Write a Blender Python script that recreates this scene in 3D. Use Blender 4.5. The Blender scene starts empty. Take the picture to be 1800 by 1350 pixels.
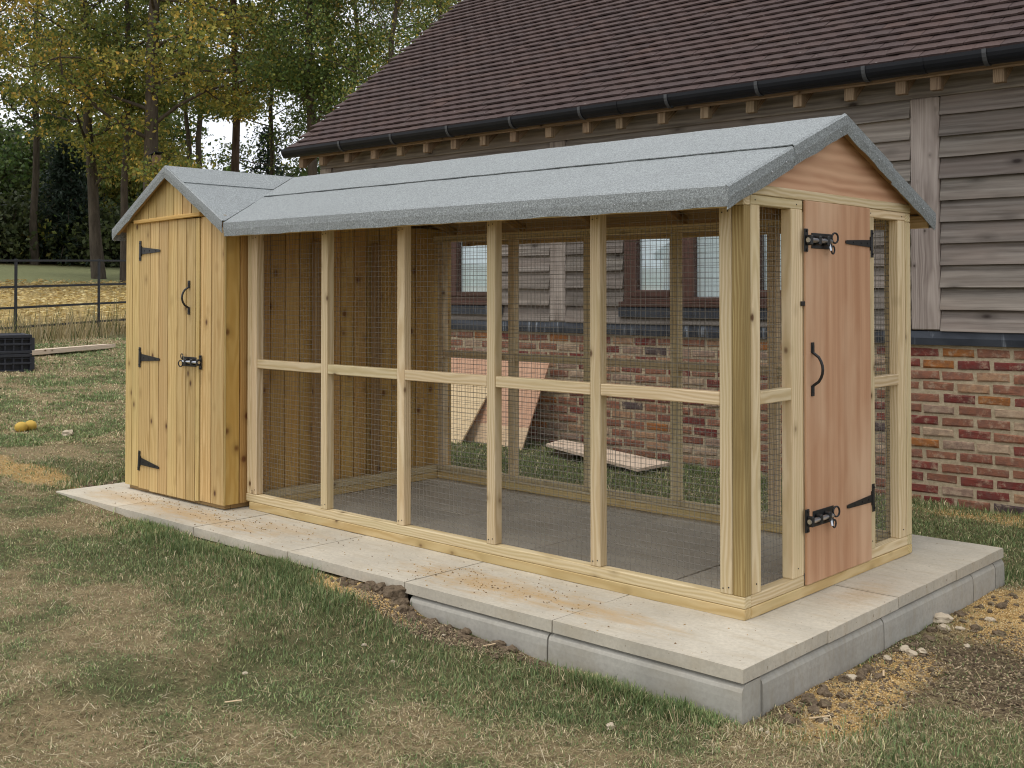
import bpy, bmesh, math, random
import numpy as np
from mathutils import Vector, Matrix
random.seed(7); RNG = np.random.default_rng(11)
SC = bpy.context.scene
COL = SC.collection
R = math.radians

# ------------------------------------------------------------------ camera, sky, sun, exposure
cam = bpy.data.cameras.new('camera'); cam_o = bpy.data.objects.new('camera', cam); COL.objects.link(cam_o)
CAM = Vector((2.1691, -3.6115, 1.2052)); YAW, PITCH, FPX = -.744, .0178, 1976.08
cam.sensor_width = 36; cam.lens = FPX / 1800 * 36; cam.shift_y = -(675 - 476.98) / 1800
cam.clip_start = .05; cam.clip_end = 2000
cam_o.location = CAM; cam_o.rotation_euler = (math.pi / 2 + PITCH, 0, -YAW)
SC.camera = cam_o
SUN_EL, SUN_AZ = 72, 190          # azimuth clockwise from +Y: from behind the camera's left shoulder
w = bpy.data.worlds.new('World'); SC.world = w; w.use_nodes = True
nt = w.node_tree; nt.nodes.clear()
def wn(t, **k):
    n = nt.nodes.new(t)
    for a, b in k.items(): setattr(n, a, b)
    return n
sky = wn('ShaderNodeTexSky', sky_type='NISHITA', sun_disc=False, sun_elevation=R(SUN_EL), sun_rotation=R(SUN_AZ), air_density=1.2, dust_density=3.0, ozone_density=1.0)
tc = wn('ShaderNodeTexCoord'); mp = wn('ShaderNodeMapping'); mp.inputs['Scale'].default_value = (1.6, 1.6, 4.5)
no = wn('ShaderNodeTexNoise'); no.inputs['Scale'].default_value = 1.7; no.inputs['Detail'].default_value = 7; no.inputs['Roughness'].default_value = .58
cr = wn('ShaderNodeValToRGB'); cr.color_ramp.elements[0].position = .3; cr.color_ramp.elements[0].color = (9.4, 9.8, 10.7, 1)
cr.color_ramp.elements[1].position = .68; cr.color_ramp.elements[1].color = (13.8, 14.0, 14.4, 1)
mx = wn('ShaderNodeMix', data_type='RGBA'); mx.inputs['Factor'].default_value = .86
bg = wn('ShaderNodeBackground'); bg.inputs['Strength'].default_value = .105
out = wn('ShaderNodeOutputWorld')
L = nt.links.new
L(tc.outputs['Generated'], mp.inputs['Vector']); L(mp.outputs['Vector'], no.inputs['Vector']); L(no.outputs['Fac'], cr.inputs['Fac'])
L(sky.outputs['Color'], mx.inputs[6]); L(cr.outputs['Color'], mx.inputs[7]); L(mx.outputs[2], bg.inputs['Color']); L(bg.outputs['Background'], out.inputs['Surface'])
sun = bpy.data.lights.new('sun', 'SUN'); sun_o = bpy.data.objects.new('sun', sun); COL.objects.link(sun_o)
sun.energy = 1.3; sun.angle = R(20); sun.color = (1, .955, .88)
sd = Vector((math.sin(R(SUN_AZ)) * math.cos(R(SUN_EL)), math.cos(R(SUN_AZ)) * math.cos(R(SUN_EL)), math.sin(R(SUN_EL))))
sun_o.rotation_euler = sd.to_track_quat('Z', 'Y').to_euler(); sun_o.location = (0, -6, 12)
SC.cycles.max_bounces = 6; SC.cycles.diffuse_bounces = 3; SC.cycles.glossy_bounces = 2; SC.cycles.transmission_bounces = 3; SC.cycles.transparent_max_bounces = 6; SC.cycles.filter_width = 1.1
vs = SC.view_settings; vs.view_transform = 'Standard'; vs.look = 'None'; vs.exposure = 0.0; vs.gamma = 1; vs.use_curve_mapping = False

# ------------------------------------------------------------------ noise in numpy
def _hash(ix, iy, s):
    n = (ix.astype(np.int64) * 374761393 + iy.astype(np.int64) * 668265263 + s * 974711) & 0xffffffff
    n = ((n ^ (n >> 13)) * 1274126177) & 0xffffffff
    return ((n ^ (n >> 16)) & 0xffff) / 65535.0
def vnoise(x, y, s=0):
    ix = np.floor(x); iy = np.floor(y); fx = x - ix; fy = y - iy
    fx = fx * fx * (3 - 2 * fx); fy = fy * fy * (3 - 2 * fy)
    a = _hash(ix, iy, s); b = _hash(ix + 1, iy, s); c = _hash(ix, iy + 1, s); d = _hash(ix + 1, iy + 1, s)
    return (a * (1 - fx) + b * fx) * (1 - fy) + (c * (1 - fx) + d * fx) * fy
def fbm(x, y, s=0, o=4):
    t = 0; a = .5; n = 0
    for i in range(o):
        t = t + a * vnoise(x * 2 ** i + 17.3 * i, y * 2 ** i - 9.1 * i, s + i); n += a; a *= .55
    return t / n
def sstep(a, b, x):
    t = np.clip((x - a) / (b - a), 0, 1); return t * t * (3 - 2 * t)

# ------------------------------------------------------------------ material helpers
class NT:
    def __init__(s, name, rough=.7, spec=.3):
        s.m = bpy.data.materials.new(name); s.m.use_nodes = True; s.t = s.m.node_tree
        s.b = s.t.nodes['Principled BSDF']; s.o = s.t.nodes['Material Output']
        s.b.inputs['Roughness'].default_value = rough; s.b.inputs['Specular IOR Level'].default_value = spec
    def n(s, t, inp=None, **k):
        n = s.t.nodes.new(t)
        for a, b in k.items(): setattr(n, a, b)
        for a, b in (inp or {}).items():
            if isinstance(b, bpy.types.NodeSocket): s.t.links.new(b, n.inputs[a])
            else: n.inputs[a].default_value = b
        return n
    def l(s, a, b): s.t.links.new(a, b)
    def math(s, op, a, b=0.0, c=0.0, clamp=False):
        n = s.n('ShaderNodeMath', {0: a, 1: b, 2: c}, operation=op); n.use_clamp = clamp; return n.outputs[0]
    def vmath(s, op, a, b=(0, 0, 0)):
        return s.n('ShaderNodeVectorMath', {0: a, 1: b}, operation=op).outputs[0]
    def mix(s, f, a, b, bt='MIX'):
        n = s.n('ShaderNodeMix', data_type='RGBA', blend_type=bt)
        for i, v in ((0, f), (6, a), (7, b)):
            if isinstance(v, bpy.types.NodeSocket): s.l(v, n.inputs[i])
            else: n.inputs[i].default_value = v if i == 0 else (tuple(v) + (1,))[:4]
        return n.outputs[2]
    def ramp(s, f, stops, interp='LINEAR'):
        n = s.n('ShaderNodeValToRGB', {0: f}); e = n.color_ramp.elements; n.color_ramp.interpolation = interp
        while len(e) < len(stops): e.new(.5)
        for i, (p, c) in enumerate(stops):
            e[i].position = p; e[i].color = (tuple(c) + (1,))[:4] if not isinstance(c, (int, float)) else (c, c, c, 1)
        return n.outputs[0]
    def noise(s, v, scale, detail=3, rough=.5, dist=0):
        return s.n('ShaderNodeTexNoise', {'Vector': v, 'Scale': scale, 'Detail': detail, 'Roughness': rough, 'Distortion': dist}).outputs[0]
    def map(s, v, scale=(1, 1, 1), loc=(0, 0, 0)):
        return s.n('ShaderNodeMapping', {'Vector': v, 'Scale': scale, 'Location': loc}).outputs[0]
    def obj(s): return s.n('ShaderNodeTexCoord').outputs['Object']
    def pos(s): return s.n('ShaderNodeNewGeometry').outputs['Position']
    def rnd(s):
        a = s.n('ShaderNodeObjectInfo').outputs['Random']; b = s.n('ShaderNodeAttribute', attribute_name='rnd').outputs['Fac']
        return s.math('FRACT', s.math('ADD', a, b))
    def bump(s, h, strength=.3, dist=.01):
        n = s.n('ShaderNodeBump', {'Height': h, 'Strength': strength, 'Distance': dist}); s.l(n.outputs[0], s.b.inputs['Normal'])
    def col(s, c): s.l(c, s.b.inputs['Base Color']); return s.m
def hsv(n, c, h, s_, v):
    return n.n('ShaderNodeHueSaturation', {'Color': c, 'Hue': h, 'Saturation': s_, 'Value': v}).outputs[0]

def wood(name, light, dark, knot=(.12, .06, .025), tint=None, var=.25, ring=26, knots=.115, rough=.62, bumpd=.0015, streak=.5, kscale=(6, 8.5, 8.5), rw=.42, sscale=(.9, 38, 38)):
    """timber, grain along the local X axis"""
    n = NT(name, rough)
    p = n.obj(); r = n.rnd()
    wn_ = n.n('ShaderNodeTexWhiteNoise', {'W': r}, noise_dimensions='1D').outputs['Color']
    off = n.vmath('MULTIPLY', n.vmath('SUBTRACT', wn_, (.5, .5, .5)), (90, .16, .16))
    q = n.vmath('ADD', p, off)
    wob = n.n('ShaderNodeTexNoise', {'Vector': n.map(q, (1.6, 7, 7)), 'Scale': 1.0, 'Detail': 3}).outputs['Color']
    q2 = n.vmath('ADD', n.map(q, (.12, 1, 1)), n.vmath('MULTIPLY', n.vmath('SUBTRACT', wob, (.5, .5, .5)), (0, .06, .06)))
    rings = n.n('ShaderNodeTexWave', {'Vector': q2, 'Scale': ring, 'Distortion': 1.5, 'Detail': 2}, wave_type='RINGS', rings_direction='X').outputs['Fac']
    st = n.noise(n.map(q, sscale), 1.0, 4, .6)
    fine = n.noise(n.map(q, (6, 160, 160)), 1.0, 2, .6)
    f = n.math('ADD', n.math('MULTIPLY', rings, rw), n.math('ADD', n.math('MULTIPLY', st, streak), n.math('MULTIPLY', fine, .22)))
    c = n.ramp(f, [(.25, light), (.85, dark)])
    big = n.noise(n.map(q, (1.3, 5, 5)), 1.0, 3, .6)
    if tint: c = n.mix(n.ramp(big, [(.45, 0), (.72, .7)]), c, tint)
    # knots
    vo = n.n('ShaderNodeTexVoronoi', {'Vector': n.map(q, kscale), 'Scale': 1.0, 'Randomness': 1.0}, feature='F1')
    kd = n.math('ADD', vo.outputs['Distance'], n.math('MULTIPLY', n.math('SUBTRACT', st, .5), .06))
    km = n.ramp(kd, [(knots * .45, 1), (knots, 0)])
    halo = n.ramp(kd, [(knots, .5), (knots * 2.2, 0)])
    c = n.mix(halo, c, [a * .72 for a in dark]); c = n.mix(km, c, knot)
    v = n.math('ADD', 1 - var / 2, n.math('MULTIPLY', r, var))
    c = hsv(n, c, n.math('ADD', .493, n.math('MULTIPLY', n.math('FRACT', n.math('MULTIPLY', r, 7.3)), .014)), 1.0, v)
    n.bump(n.math('ADD', f, n.math('MULTIPLY', km, -.4)), .5, bumpd)
    return n.col(c)

M = {}
M['pine'] = wood('treated_pine', (.75, .615, .40), (.54, .40, .21), tint=(.56, .46, .25), var=.22)
M['pine_base'] = wood('treated_bearer', (.66, .50, .26), (.50, .34, .14), tint=(.48, .38, .18), var=.15)
M['pine_old'] = wood('stained_pine', (.52, .39, .18), (.30, .20, .075), tint=(.19, .13, .05), var=.1, streak=.9)
M['shed'] = wood('shed_boards', (.66, .475, .215), (.47, .30, .105), tint=(.50, .37, .155), var=.26, kscale=(5.5, 9, 9), knots=.13, ring=18)
M['shed_side'] = wood('shed_side_boards', (.62, .41, .15), (.48, .28, .08), knot=(.2, .085, .025), tint=(.56, .31, .08), var=.2, knots=.15, kscale=(6, 7, 7))
M['ply'] = wood('plywood_door', (.70, .425, .265), (.47, .24, .135), tint=(.70, .47, .31), var=.1, ring=3.2, knots=.0, rough=.55, streak=1.0, rw=.2, sscale=(.45, 26, 26), bumpd=.0006)
M['ply_gable'] = wood('plywood_gable', (.66, .39, .235), (.40, .19, .095), tint=(.64, .41, .25), var=.08, ring=8, knots=.03, rough=.55, streak=.32, rw=.42, sscale=(1.2, 14, 14), bumpd=.0005)
M['soffit'] = wood('roof_boarding', (.42, .28, .12), (.30, .18, .07), var=.2)
M['oak_post'] = wood('weathered_oak_post', (.44, .38, .33), (.20, .16, .135), knot=(.06, .045, .035), tint=(.50, .43, .37), var=.2, knots=.08, rough=.85, bumpd=.004, streak=.9, rw=.2)
M['oak_board'] = wood('weathered_oak_board', (.36, .318, .275), (.135, .113, .095), knot=(.045, .033, .027), tint=(.25, .20, .165), var=.5, knots=.15, rough=.85, bumpd=.003, streak=.85, kscale=(3.4, 7.5, 7.5), ring=9, rw=.22, sscale=(1.6, 55, 55))
M['oak_brown'] = wood('eaves_oak', (.36, .26, .165), (.20, .135, .08), knot=(.05, .03, .02), var=.35, rough=.8, streak=.6)
M['window_wood'] = wood('stained_window_oak', (.115, .055, .038), (.055, .024, .017), knot=(.03, .012, .01), var=.25, knots=.08, rough=.5)
M['pale_wood'] = wood('sawn_pale_timber', (.74, .60, .48), (.60, .46, .34), var=.1)

n = NT('osb', .75)
p = n.obj()
v1 = n.n('ShaderNodeTexVoronoi', {'Vector': n.map(p, (1, 1, 1)), 'Scale': 34.0, 'Randomness': 1.0}).outputs['Color']
n.bump(v1, .4, .002)
M['osb'] = n.col(n.mix(n.noise(p, 60, 3), n.mix(.5, n.ramp(v1, [(.1, (.68, .52, .30)), (.9, (.45, .29, .13))]), (.6, .46, .27)), (.64, .5, .31)))

n = NT('leaning_ply', .6)
p = n.obj(); g = n.noise(n.map(p, (2, 30, 30)), 1, 4, .6)
sep = n.n('ShaderNodeSeparateXYZ', {0: p}).outputs
wv = n.math('ADD', sep[0], n.math('MULTIPLY', n.noise(p, 9, 4, .6), .05))
M['lean_ply'] = n.col(n.mix(n.ramp(wv, [(0, 1), (.02, 0)]) if False else n.math('LESS_THAN', wv, -.165), n.ramp(g, [(.3, (.58, .35, .23)), (.7, (.50, .28, .17))]), n.ramp(g, [(.3, (.66, .50, .33)), (.7, (.55, .38, .22))])))

def plain(name, c, rough=.5, metal=0, spec=.5, nz=0, ns=40, bump=0):
    n = NT(name, rough, spec); n.b.inputs['Metallic'].default_value = metal
    p = n.obj()
    f = n.noise(p, ns, 4, .6)
    n.col(n.mix(f, [a * (1 - nz) for a in c], [min(1, a * (1 + nz)) for a in c]))
    if bump: n.bump(f, .4, bump)
    return n.m
M['black_iron'] = plain('black_japanned_iron', (.012, .012, .013), .42, 0, .5, .4, 90, .0006)
M['zinc'] = plain('zinc_plate', (.55, .57, .6), .3, 1, .5, .1)
M['wire'] = plain('galvanised_wire', (.19, .175, .15), .55, .25, .4, .25, 30)
M['gutter'] = plain('black_gutter', (.009, .010, .013), .4, 0, .22, .5, 6)
M['bracket'] = plain('dusty_gutter_bracket', (.06, .062, .065), .6, 0, .4, .5, 20)
M['fence'] = plain('black_fence_paint', (.012, .013, .015), .5, 0, .4, .3)
M['crate'] = plain('black_recycled_plastic', (.018, .02, .028), .45, 0, .5, .4, 12)
M['blind'] = plain('white_blind', (.86, .88, .87), .8, 0, .2, .03, 6)
M['dark_room'] = plain('dark_room', (.02, .02, .02), .9)
M['nail'] = plain('clout_nail', (.55, .56, .58), .45, .6)

n = NT('window_glass', .03, .8)
gl = n.n('ShaderNodeBsdfGlossy', {'Color': (1, 1, 1, 1), 'Roughness': .02}); tp_ = n.n('ShaderNodeBsdfTransparent', {'Color': (.93, .97, .98, 1)}); 
ms = n.n('ShaderNodeMixShader', {0: .10, 1: tp_.outputs[0], 2: gl.outputs[0]}); n.l(ms.outputs[0], n.o.inputs['Surface']); M['glass'] = n.m

# mineral roofing felt
def felt(name, c):
    n = NT(name, .55, .8); p = n.pos()
    a = n.noise(p, 330, 2, .7); b = n.noise(p, 125, 3, .75); g = n.noise(n.map(p, (3, 3, 3)), 1, 4, .6)
    f = n.math('ADD', n.math('MULTIPLY', a, .55), n.math('MULTIPLY', b, .45))
    cc = n.ramp(f, [(.36, [v * .32 for v in c]), (.5, c), (.60, [v * 2.1 for v in c])])
    cc = n.mix(n.ramp(g, [(.35, .0), (.75, .22)]), cc, [v * .72 for v in c])
    n.bump(f, .7, .004); return n.col(cc)
M['felt'] = felt('green_grey_mineral_felt', (.20, .217, .215))
M['felt_back'] = plain('felt_edge', (.03, .03, .032), .9)

# concrete
def concrete(name, c, stain=True):
    n = NT(name, .85, .25); p = n.pos()
    a = n.noise(p, 2.3, 5, .6); b = n.noise(p, 60, 4, .65); d = n.noise(n.map(p, (4, 22, 9)), 1, 3, .6)
    cc = n.ramp(a, [(.3, [v * .8 for v in c]), (.7, [v * 1.12 for v in c])])
    cc = n.mix(n.ramp(b, [(.35, .35), (.6, 0)]), cc, [v * .62 for v in c])
    cc = n.mix(n.ramp(d, [(.5, 0), (.72, .5)]), cc, [c[0] * .74, c[1] * .68, c[2] * .58])
    cc = hsv(n, cc, .5, 1.0, n.math('ADD', .92, n.math('MULTIPLY', n.rnd(), .16)))
    if stain:   # trodden sand
        for cx, cy, rx, ry, s in ((-1.0, -.26, .62, .15, 1), (-.42, -.27, .34, .10, .7), (-3.1, -.30, .75, .13, .9), (-2.55, -.18, .35, .09, .55), (-3.9, -.30, .55, .12, .6), (.14, .62, .12, .3, .35)):
            e = n.n('ShaderNodeVectorMath', {0: n.map(p, (1 / rx, 1 / ry, 0), (-cx / rx, -cy / ry, 0))}, operation='LENGTH').outputs['Value']
            e = n.math('ADD', e, n.math('MULTIPLY', n.math('SUBTRACT', n.noise(n.map(p, (3, 9, 3), (cx, cy, 0)), 2.2, 5, .65), .5), 2.6))
            m_ = n.math('MULTIPLY', n.ramp(e, [(.25, 1), (1.05, 0)]), n.ramp(b, [(.3, .35), (.6, .75 * s)]))
            cc = n.mix(m_, cc, (.46, .29, .115))
        spk = n.noise(p, 75, 2, .5)
        cc = n.mix(n.ramp(spk, [(.69, 0), (.73, .7)]), cc, (.16, .11, .06))
    n.bump(n.math('ADD', n.math('MULTIPLY', b, .5), d), .4, .003)
    return n.col(cc)
M['slab'] = concrete('paving_concrete', (.57, .515, .415))
M['kerb'] = concrete('kerb_concrete', (.43, .405, .35), False)

# bricks
n = NT('stock_brick', .9, .2); r = n.rnd(); p = n.pos()
base = n.ramp(r, [(0, (.22, .10, .068)), (.14, (.25, .115, .075)), (.27, (.15, .038, .034)), (.40, (.33, .20, .125)), (.5, (.24, .11, .075)), (.6, (.19, .055, .045)), (.68, (.37, .27, .19)), (.76, (.075, .055, .055)), (.80, (.30, .125, .05)), (.88, (.21, .085, .06)), (.94, (.29, .2, .15))], 'CONSTANT')
a = n.noise(p, 26, 4, .65); b = n.noise(p, 90, 3, .6)
base = n.mix(n.ramp(a, [(.38, .75), (.58, 0)]), base, n.mix(.55, base, (.10, .07, .06)))
base = n.mix(n.ramp(n.noise(n.vmath('ADD', p, (5, 3, 1)), 19, 5, .7), [(.52, 0), (.72, .65)]), base, (.45, .36, .26))
n.bump(n.math('ADD', a, n.math('MULTIPLY', b, .6)), .8, .006); M['brick'] = n.col(hsv(n, base, .502, 1.06, 1.12))
n = NT('lime_mortar', .95, .15); p = n.pos(); a = n.noise(p, 55, 4, .65)
n.bump(a, .8, .005); M['mortar'] = n.col(n.ramp(a, [(.3, (.35, .275, .18)), (.65, (.50, .41, .28))]))
n = NT('plinth_stone', .9, .2); p = n.pos(); a = n.noise(p, 18, 5, .65)
n.bump(a, .6, .006); M['plinth'] = n.col(n.ramp(a, [(.3, (.27, .21, .13)), (.7, (.42, .34, .22))]))

# clay tiles
n = NT('clay_tile', .85, .25); r = n.rnd(); p = n.pos()
base = n.ramp(r, [(0, (.125, .072, .062)), (.25, (.105, .062, .056)), (.5, (.14, .078, .062)), (.7, (.085, .056, .054)), (.85, (.16, .088, .066)), (.95, (.115, .078, .068))])
a = n.noise(p, 2.0, 4, .6); b = n.noise(p, 120, 3, .7)
base = n.mix(n.ramp(a, [(.4, .55), (.62, 0)]), base, (.075, .055, .056)); base = hsv(n, n.mix(.5, base, (.10, .066, .059)), .498, .95, .66)
base = n.mix(n.ramp(b, [(.5, 0), (.75, .35)]), base, (.22, .16, .14))
base = n.mix(n.ramp(n.noise(p, 33, 2, .5), [(.74, 0), (.78, .8)]), base, (.42, .40, .36))
n.bump(b, .5, .003); M['tile'] = n.col(base)

# lead flashing
n = NT('lead_flashing', .45, .5); n.b.inputs['Metallic'].default_value = .25; p = n.pos()
s_ = n.noise(n.map(p, (16, 16, 1.2)), 1, 3, .6)
M['lead'] = n.col(n.mix(n.ramp(s_, [(.58, 0), (.74, .8)]), n.ramp(n.noise(p, 6, 3), [(.3, (.022, .027, .037)), (.7, (.05, .058, .072))]), (.42, .46, .50)))

# ground: colour comes with the vertices (lawn, straw, sand, soil), the nodes add the fine grain
n = NT('ground_cover', .95, .1); p = n.pos()
at = n.n('ShaderNodeAttribute', attribute_name='gcol').outputs['Color']
a = n.noise(p, 38, 5, .7); b = n.noise(p, 150, 3, .7); d = n.noise(p, 5, 4, .6)
f = n.math('ADD', n.math('MULTIPLY', a, .5), n.math('ADD', n.math('MULTIPLY', b, .35), n.math('MULTIPLY', d, .15)))
n.bump(f, .9, .02); M['ground'] = n.col(n.mix(1.0, at, n.ramp(f, [(.33, .45), (.5, 1.0), (.66, 1.5)]), 'MULTIPLY'))
def vcol(name, rough=.6, trans=0, spec=.3):
    n = NT(name, rough, spec); c = n.n('ShaderNodeAttribute', attribute_name='col').outputs['Color']; n.col(c)
    if trans:
        tr = n.n('ShaderNodeBsdfTranslucent', {'Color': c}); ms = n.n('ShaderNodeMixShader', {0: trans, 1: n.b.outputs[0], 2: tr.outputs[0]}); n.l(ms.outputs[0], n.o.inputs['Surface'])
    return n.m
M['blade'] = vcol('grass_blades', .65, .25)
M['leaf'] = vcol('tree_leaves', .5, .42)
def bark(name, c1, c2):
    n = NT(name, .95, .15); p = n.pos(); a = n.noise(n.map(p, (9, 9, 2)), 1, 5, .7); n.bump(a, 1, .03)
    return n.col(n.ramp(a, [(.3, c1), (.7, c2)]))
M['bark'] = bark('grey_bark', (.045, .036, .028), (.12, .098, .075))
M['bark_red'] = bark('reddish_bark', (.06, .042, .033), (.15, .105, .08))
n = NT('sand', .95, .1); r = n.n('ShaderNodeAttribute', attribute_name='col').outputs['Color']; M['sand'] = n.col(r)
n = NT('soil', 1, .05); p = n.pos(); a = n.noise(p, 60, 4, .7); n.bump(a, 1, .01); M['soil'] = n.col(n.ramp(a, [(.3, (.09, .066, .045)), (.7, (.24, .18, .12))]))
M['stone'] = plain('limestone', (.50, .42, .31), .9, 0, .2, .25, 25, .004)
M['chip'] = plain('wood_chip', (.6, .45, .28), .8, 0, .2, .2, 40)
M['ball'] = plain('yellow_ball', (.55, .36, .07), .7, 0, .3, .25, 18)

# ------------------------------------------------------------------ object helpers
WM = {}
def reg(o, mw, parent=None):
    COL.objects.link(o); o.matrix_basis = mw; WM[o.name] = mw.copy()
    if parent is not None:
        o.parent = parent; o.matrix_parent_inverse = WM[parent.name].inverted()
    return o
def tag(o, label, cat=None, group=None, kind=None):
    if label: o['label'] = label
    if cat: o['category'] = cat
    if group: o['group'] = group
    if kind: o['kind'] = kind
    return o
def empty(name, loc):
    o = bpy.data.objects.new(name, None); o.empty_display_size = .2
    return reg(o, Matrix.Translation(loc))
def mk(name, verts, faces, mat, parent=None, mw=None, smooth=False, rnd=None, col=None):
    me = bpy.data.meshes.new(name); me.from_pydata([tuple(v) for v in verts], [], faces); me.update()
    if smooth: me.polygons.foreach_set('use_smooth', [True] * len(me.polygons))
    me.materials.append(M[mat]); 
    if rnd is not None: me.attributes.new('rnd', 'FLOAT', 'FACE').data.foreach_set('value', np.asarray(rnd, np.float32))
    return reg(bpy.data.objects.new(name, me), mw or Matrix(), parent)
def mk_np(name, V, F, mat, parent=None, col=None, k=3, mw=None):
    """big mesh from arrays; F is (n,k); col per vertex"""
    me = bpy.data.meshes.new(name); V = np.asarray(V, np.float32); F = np.asarray(F, np.int32)
    me.vertices.add(len(V)); me.vertices.foreach_set('co', V.ravel())
    me.loops.add(F.size); me.loops.foreach_set('vertex_index', F.ravel())
    me.polygons.add(len(F)); me.polygons.foreach_set('loop_start', np.arange(0, F.size, F.shape[1], dtype=np.int32))
    if col is not None:
        c = np.ones((len(V), 4), np.float32); c[:, :3] = col
        me.attributes.new('col', 'FLOAT_COLOR', 'POINT').data.foreach_set('color', c.ravel())
    me.update(calc_edges=True); me.validate()
    me.materials.append(M[mat])
    return reg(bpy.data.objects.new(name, me), mw or Matrix(), parent)
_BOX = {}
def box_me(l, w_, h, bev, mat):
    k = (round(l, 4), round(w_, 4), round(h, 4), bev, mat)
    if k in _BOX: return _BOX[k]
    bm = bmesh.new(); bmesh.ops.create_cube(bm, size=1, matrix=Matrix.Diagonal((l, w_, h, 1)))
    if bev: bmesh.ops.bevel(bm, geom=bm.edges[:], offset=min(bev, min(l, w_, h) * .3), segments=1, affect='EDGES')
    me = bpy.data.meshes.new('box'); bm.to_mesh(me); bm.free(); me.materials.append(M[mat]); _BOX[k] = me
    return me
def timber(name, a, b, wd, ht, mat, parent, up=(0, 0, 1), bev=.003):
    """bar from a to b; local X along it, ht along up, wd across"""
    a = Vector(a); b = Vector(b); X = (b - a); l = X.length; X.normalize(); U = Vector(up)
    Y = U.cross(X).normalized(); Z = X.cross(Y)
    mw = Matrix(((X.x, Y.x, Z.x, 0), (X.y, Y.y, Z.y, 0), (X.z, Y.z, Z.z, 0), (0, 0, 0, 1))); mw.translation = (a + b) / 2
    return reg(bpy.data.objects.new(name, box_me(l, wd, ht, bev, mat)), mw, parent)
def block(name, x0, x1, y0, y1, z0, z1, mat, parent, bev=.003, grain=None):
    d = (x1 - x0, y1 - y0, z1 - z0); c = Vector(((x0 + x1) / 2, (y0 + y1) / 2, (z0 + z1) / 2))
    g = grain if grain is not None else d.index(max(d)); ax = Vector(((1, 0, 0), (0, 1, 0), (0, 0, 1))[g]) * d[g] / 2
    if g == 2: return timber(name, c - ax, c + ax, d[0], d[1], mat, parent, up=(0, 1, 0), bev=bev)
    return timber(name, c - ax, c + ax, d[1] if g == 0 else d[0], d[2], mat, parent, bev=bev)
def tube_geo(pts, rad, seg=6, V=None, F=None, cap=False):
    """append a tapered tube through pts"""
    V = [] if V is None else V; F = [] if F is None else F
    base = len(V); n_ = len(pts); ref = None
    for i, p in enumerate(pts):
        p = Vector(p); d = (Vector(pts[min(i + 1, n_ - 1)]) - Vector(pts[max(i - 1, 0)])).normalized()
        if ref is None: ref = d.orthogonal().normalized()
        u = (ref - d * ref.dot(d)).normalized(); v_ = d.cross(u); ref = u
        r_ = rad[i] if hasattr(rad, '__len__') else rad
        for k in range(seg):
            t = 2 * math.pi * k / seg; V.append(p + u * (math.cos(t) * r_) + v_ * (math.sin(t) * r_))
    for i in range(n_ - 1):
        for k in range(seg):
            a = base + i * seg + k; b = base + i * seg + (k + 1) % seg; F.append((a, b, b + seg, a + seg))
    if cap:
        F.append(tuple(base + k for k in reversed(range(seg)))); F.append(tuple(base + (n_ - 1) * seg + k for k in range(seg)))
    return V, F

# ------------------------------------------------------------------ terrain
SX0, SX1, SY0, SY1 = -4.47, .277, -.470, 1.863       # paved base
def height(x, y):
    x = np.asarray(x, float); y = np.asarray(y, float)
    near = np.interp(x, [-4.6, -3.6, -2.6, -1.9, -1.40, -1.2, -.5, .3, 3], [-.005, -.04, -.056, -.056, -.052, -.12, -.158, -.172, -.19])
    back = np.interp(x, [-6.5, -4.6, -3.2, -.5, 3], [.0, -.06, -.1, -.165, -.2])
    t = sstep(1.2, 2.2, y); h = near * (1 - t) + back * t
    front = -.03 * sstep(-.8, -2.6, y) * sstep(-3.5, -1, x); h = h + front
    far = .06 * np.maximum(0, -x - 4.6); far = np.where(x < -60, .06 * 55.4 + .01 * (-x - 60), far)
    h = h + far
    h = h + (fbm(x * .9, y * .9, 3) - .5) * .045 * sstep(0, 1.2, np.maximum(np.maximum(SX0 - x, x - SX1), np.maximum(SY0 - y, y - SY1)) * .8) + (fbm(x * 7, y * 7, 5, 3) - .5) * .022
    inside = (x > SX0 + .03) & (x < SX1 - .03) & (y > SY0 + .03) & (y < SY1 - .03)
    return np.where(inside, np.where(x < -1.34, np.minimum(h, -.05), np.minimum(h - .1, -.12)), h)
def hz(x, y): return float(height(np.array([x]), np.array([y]))[0])
def blob(x, y, cx, cy, rx, ry, s, amp=1.4):
    e = np.sqrt(((x - cx) / rx) ** 2 + ((y - cy) / ry) ** 2) + (fbm(x * 3.1, y * 3.1, s) - .5) * amp
    return 1 - sstep(.55, 1.15, e)
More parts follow.
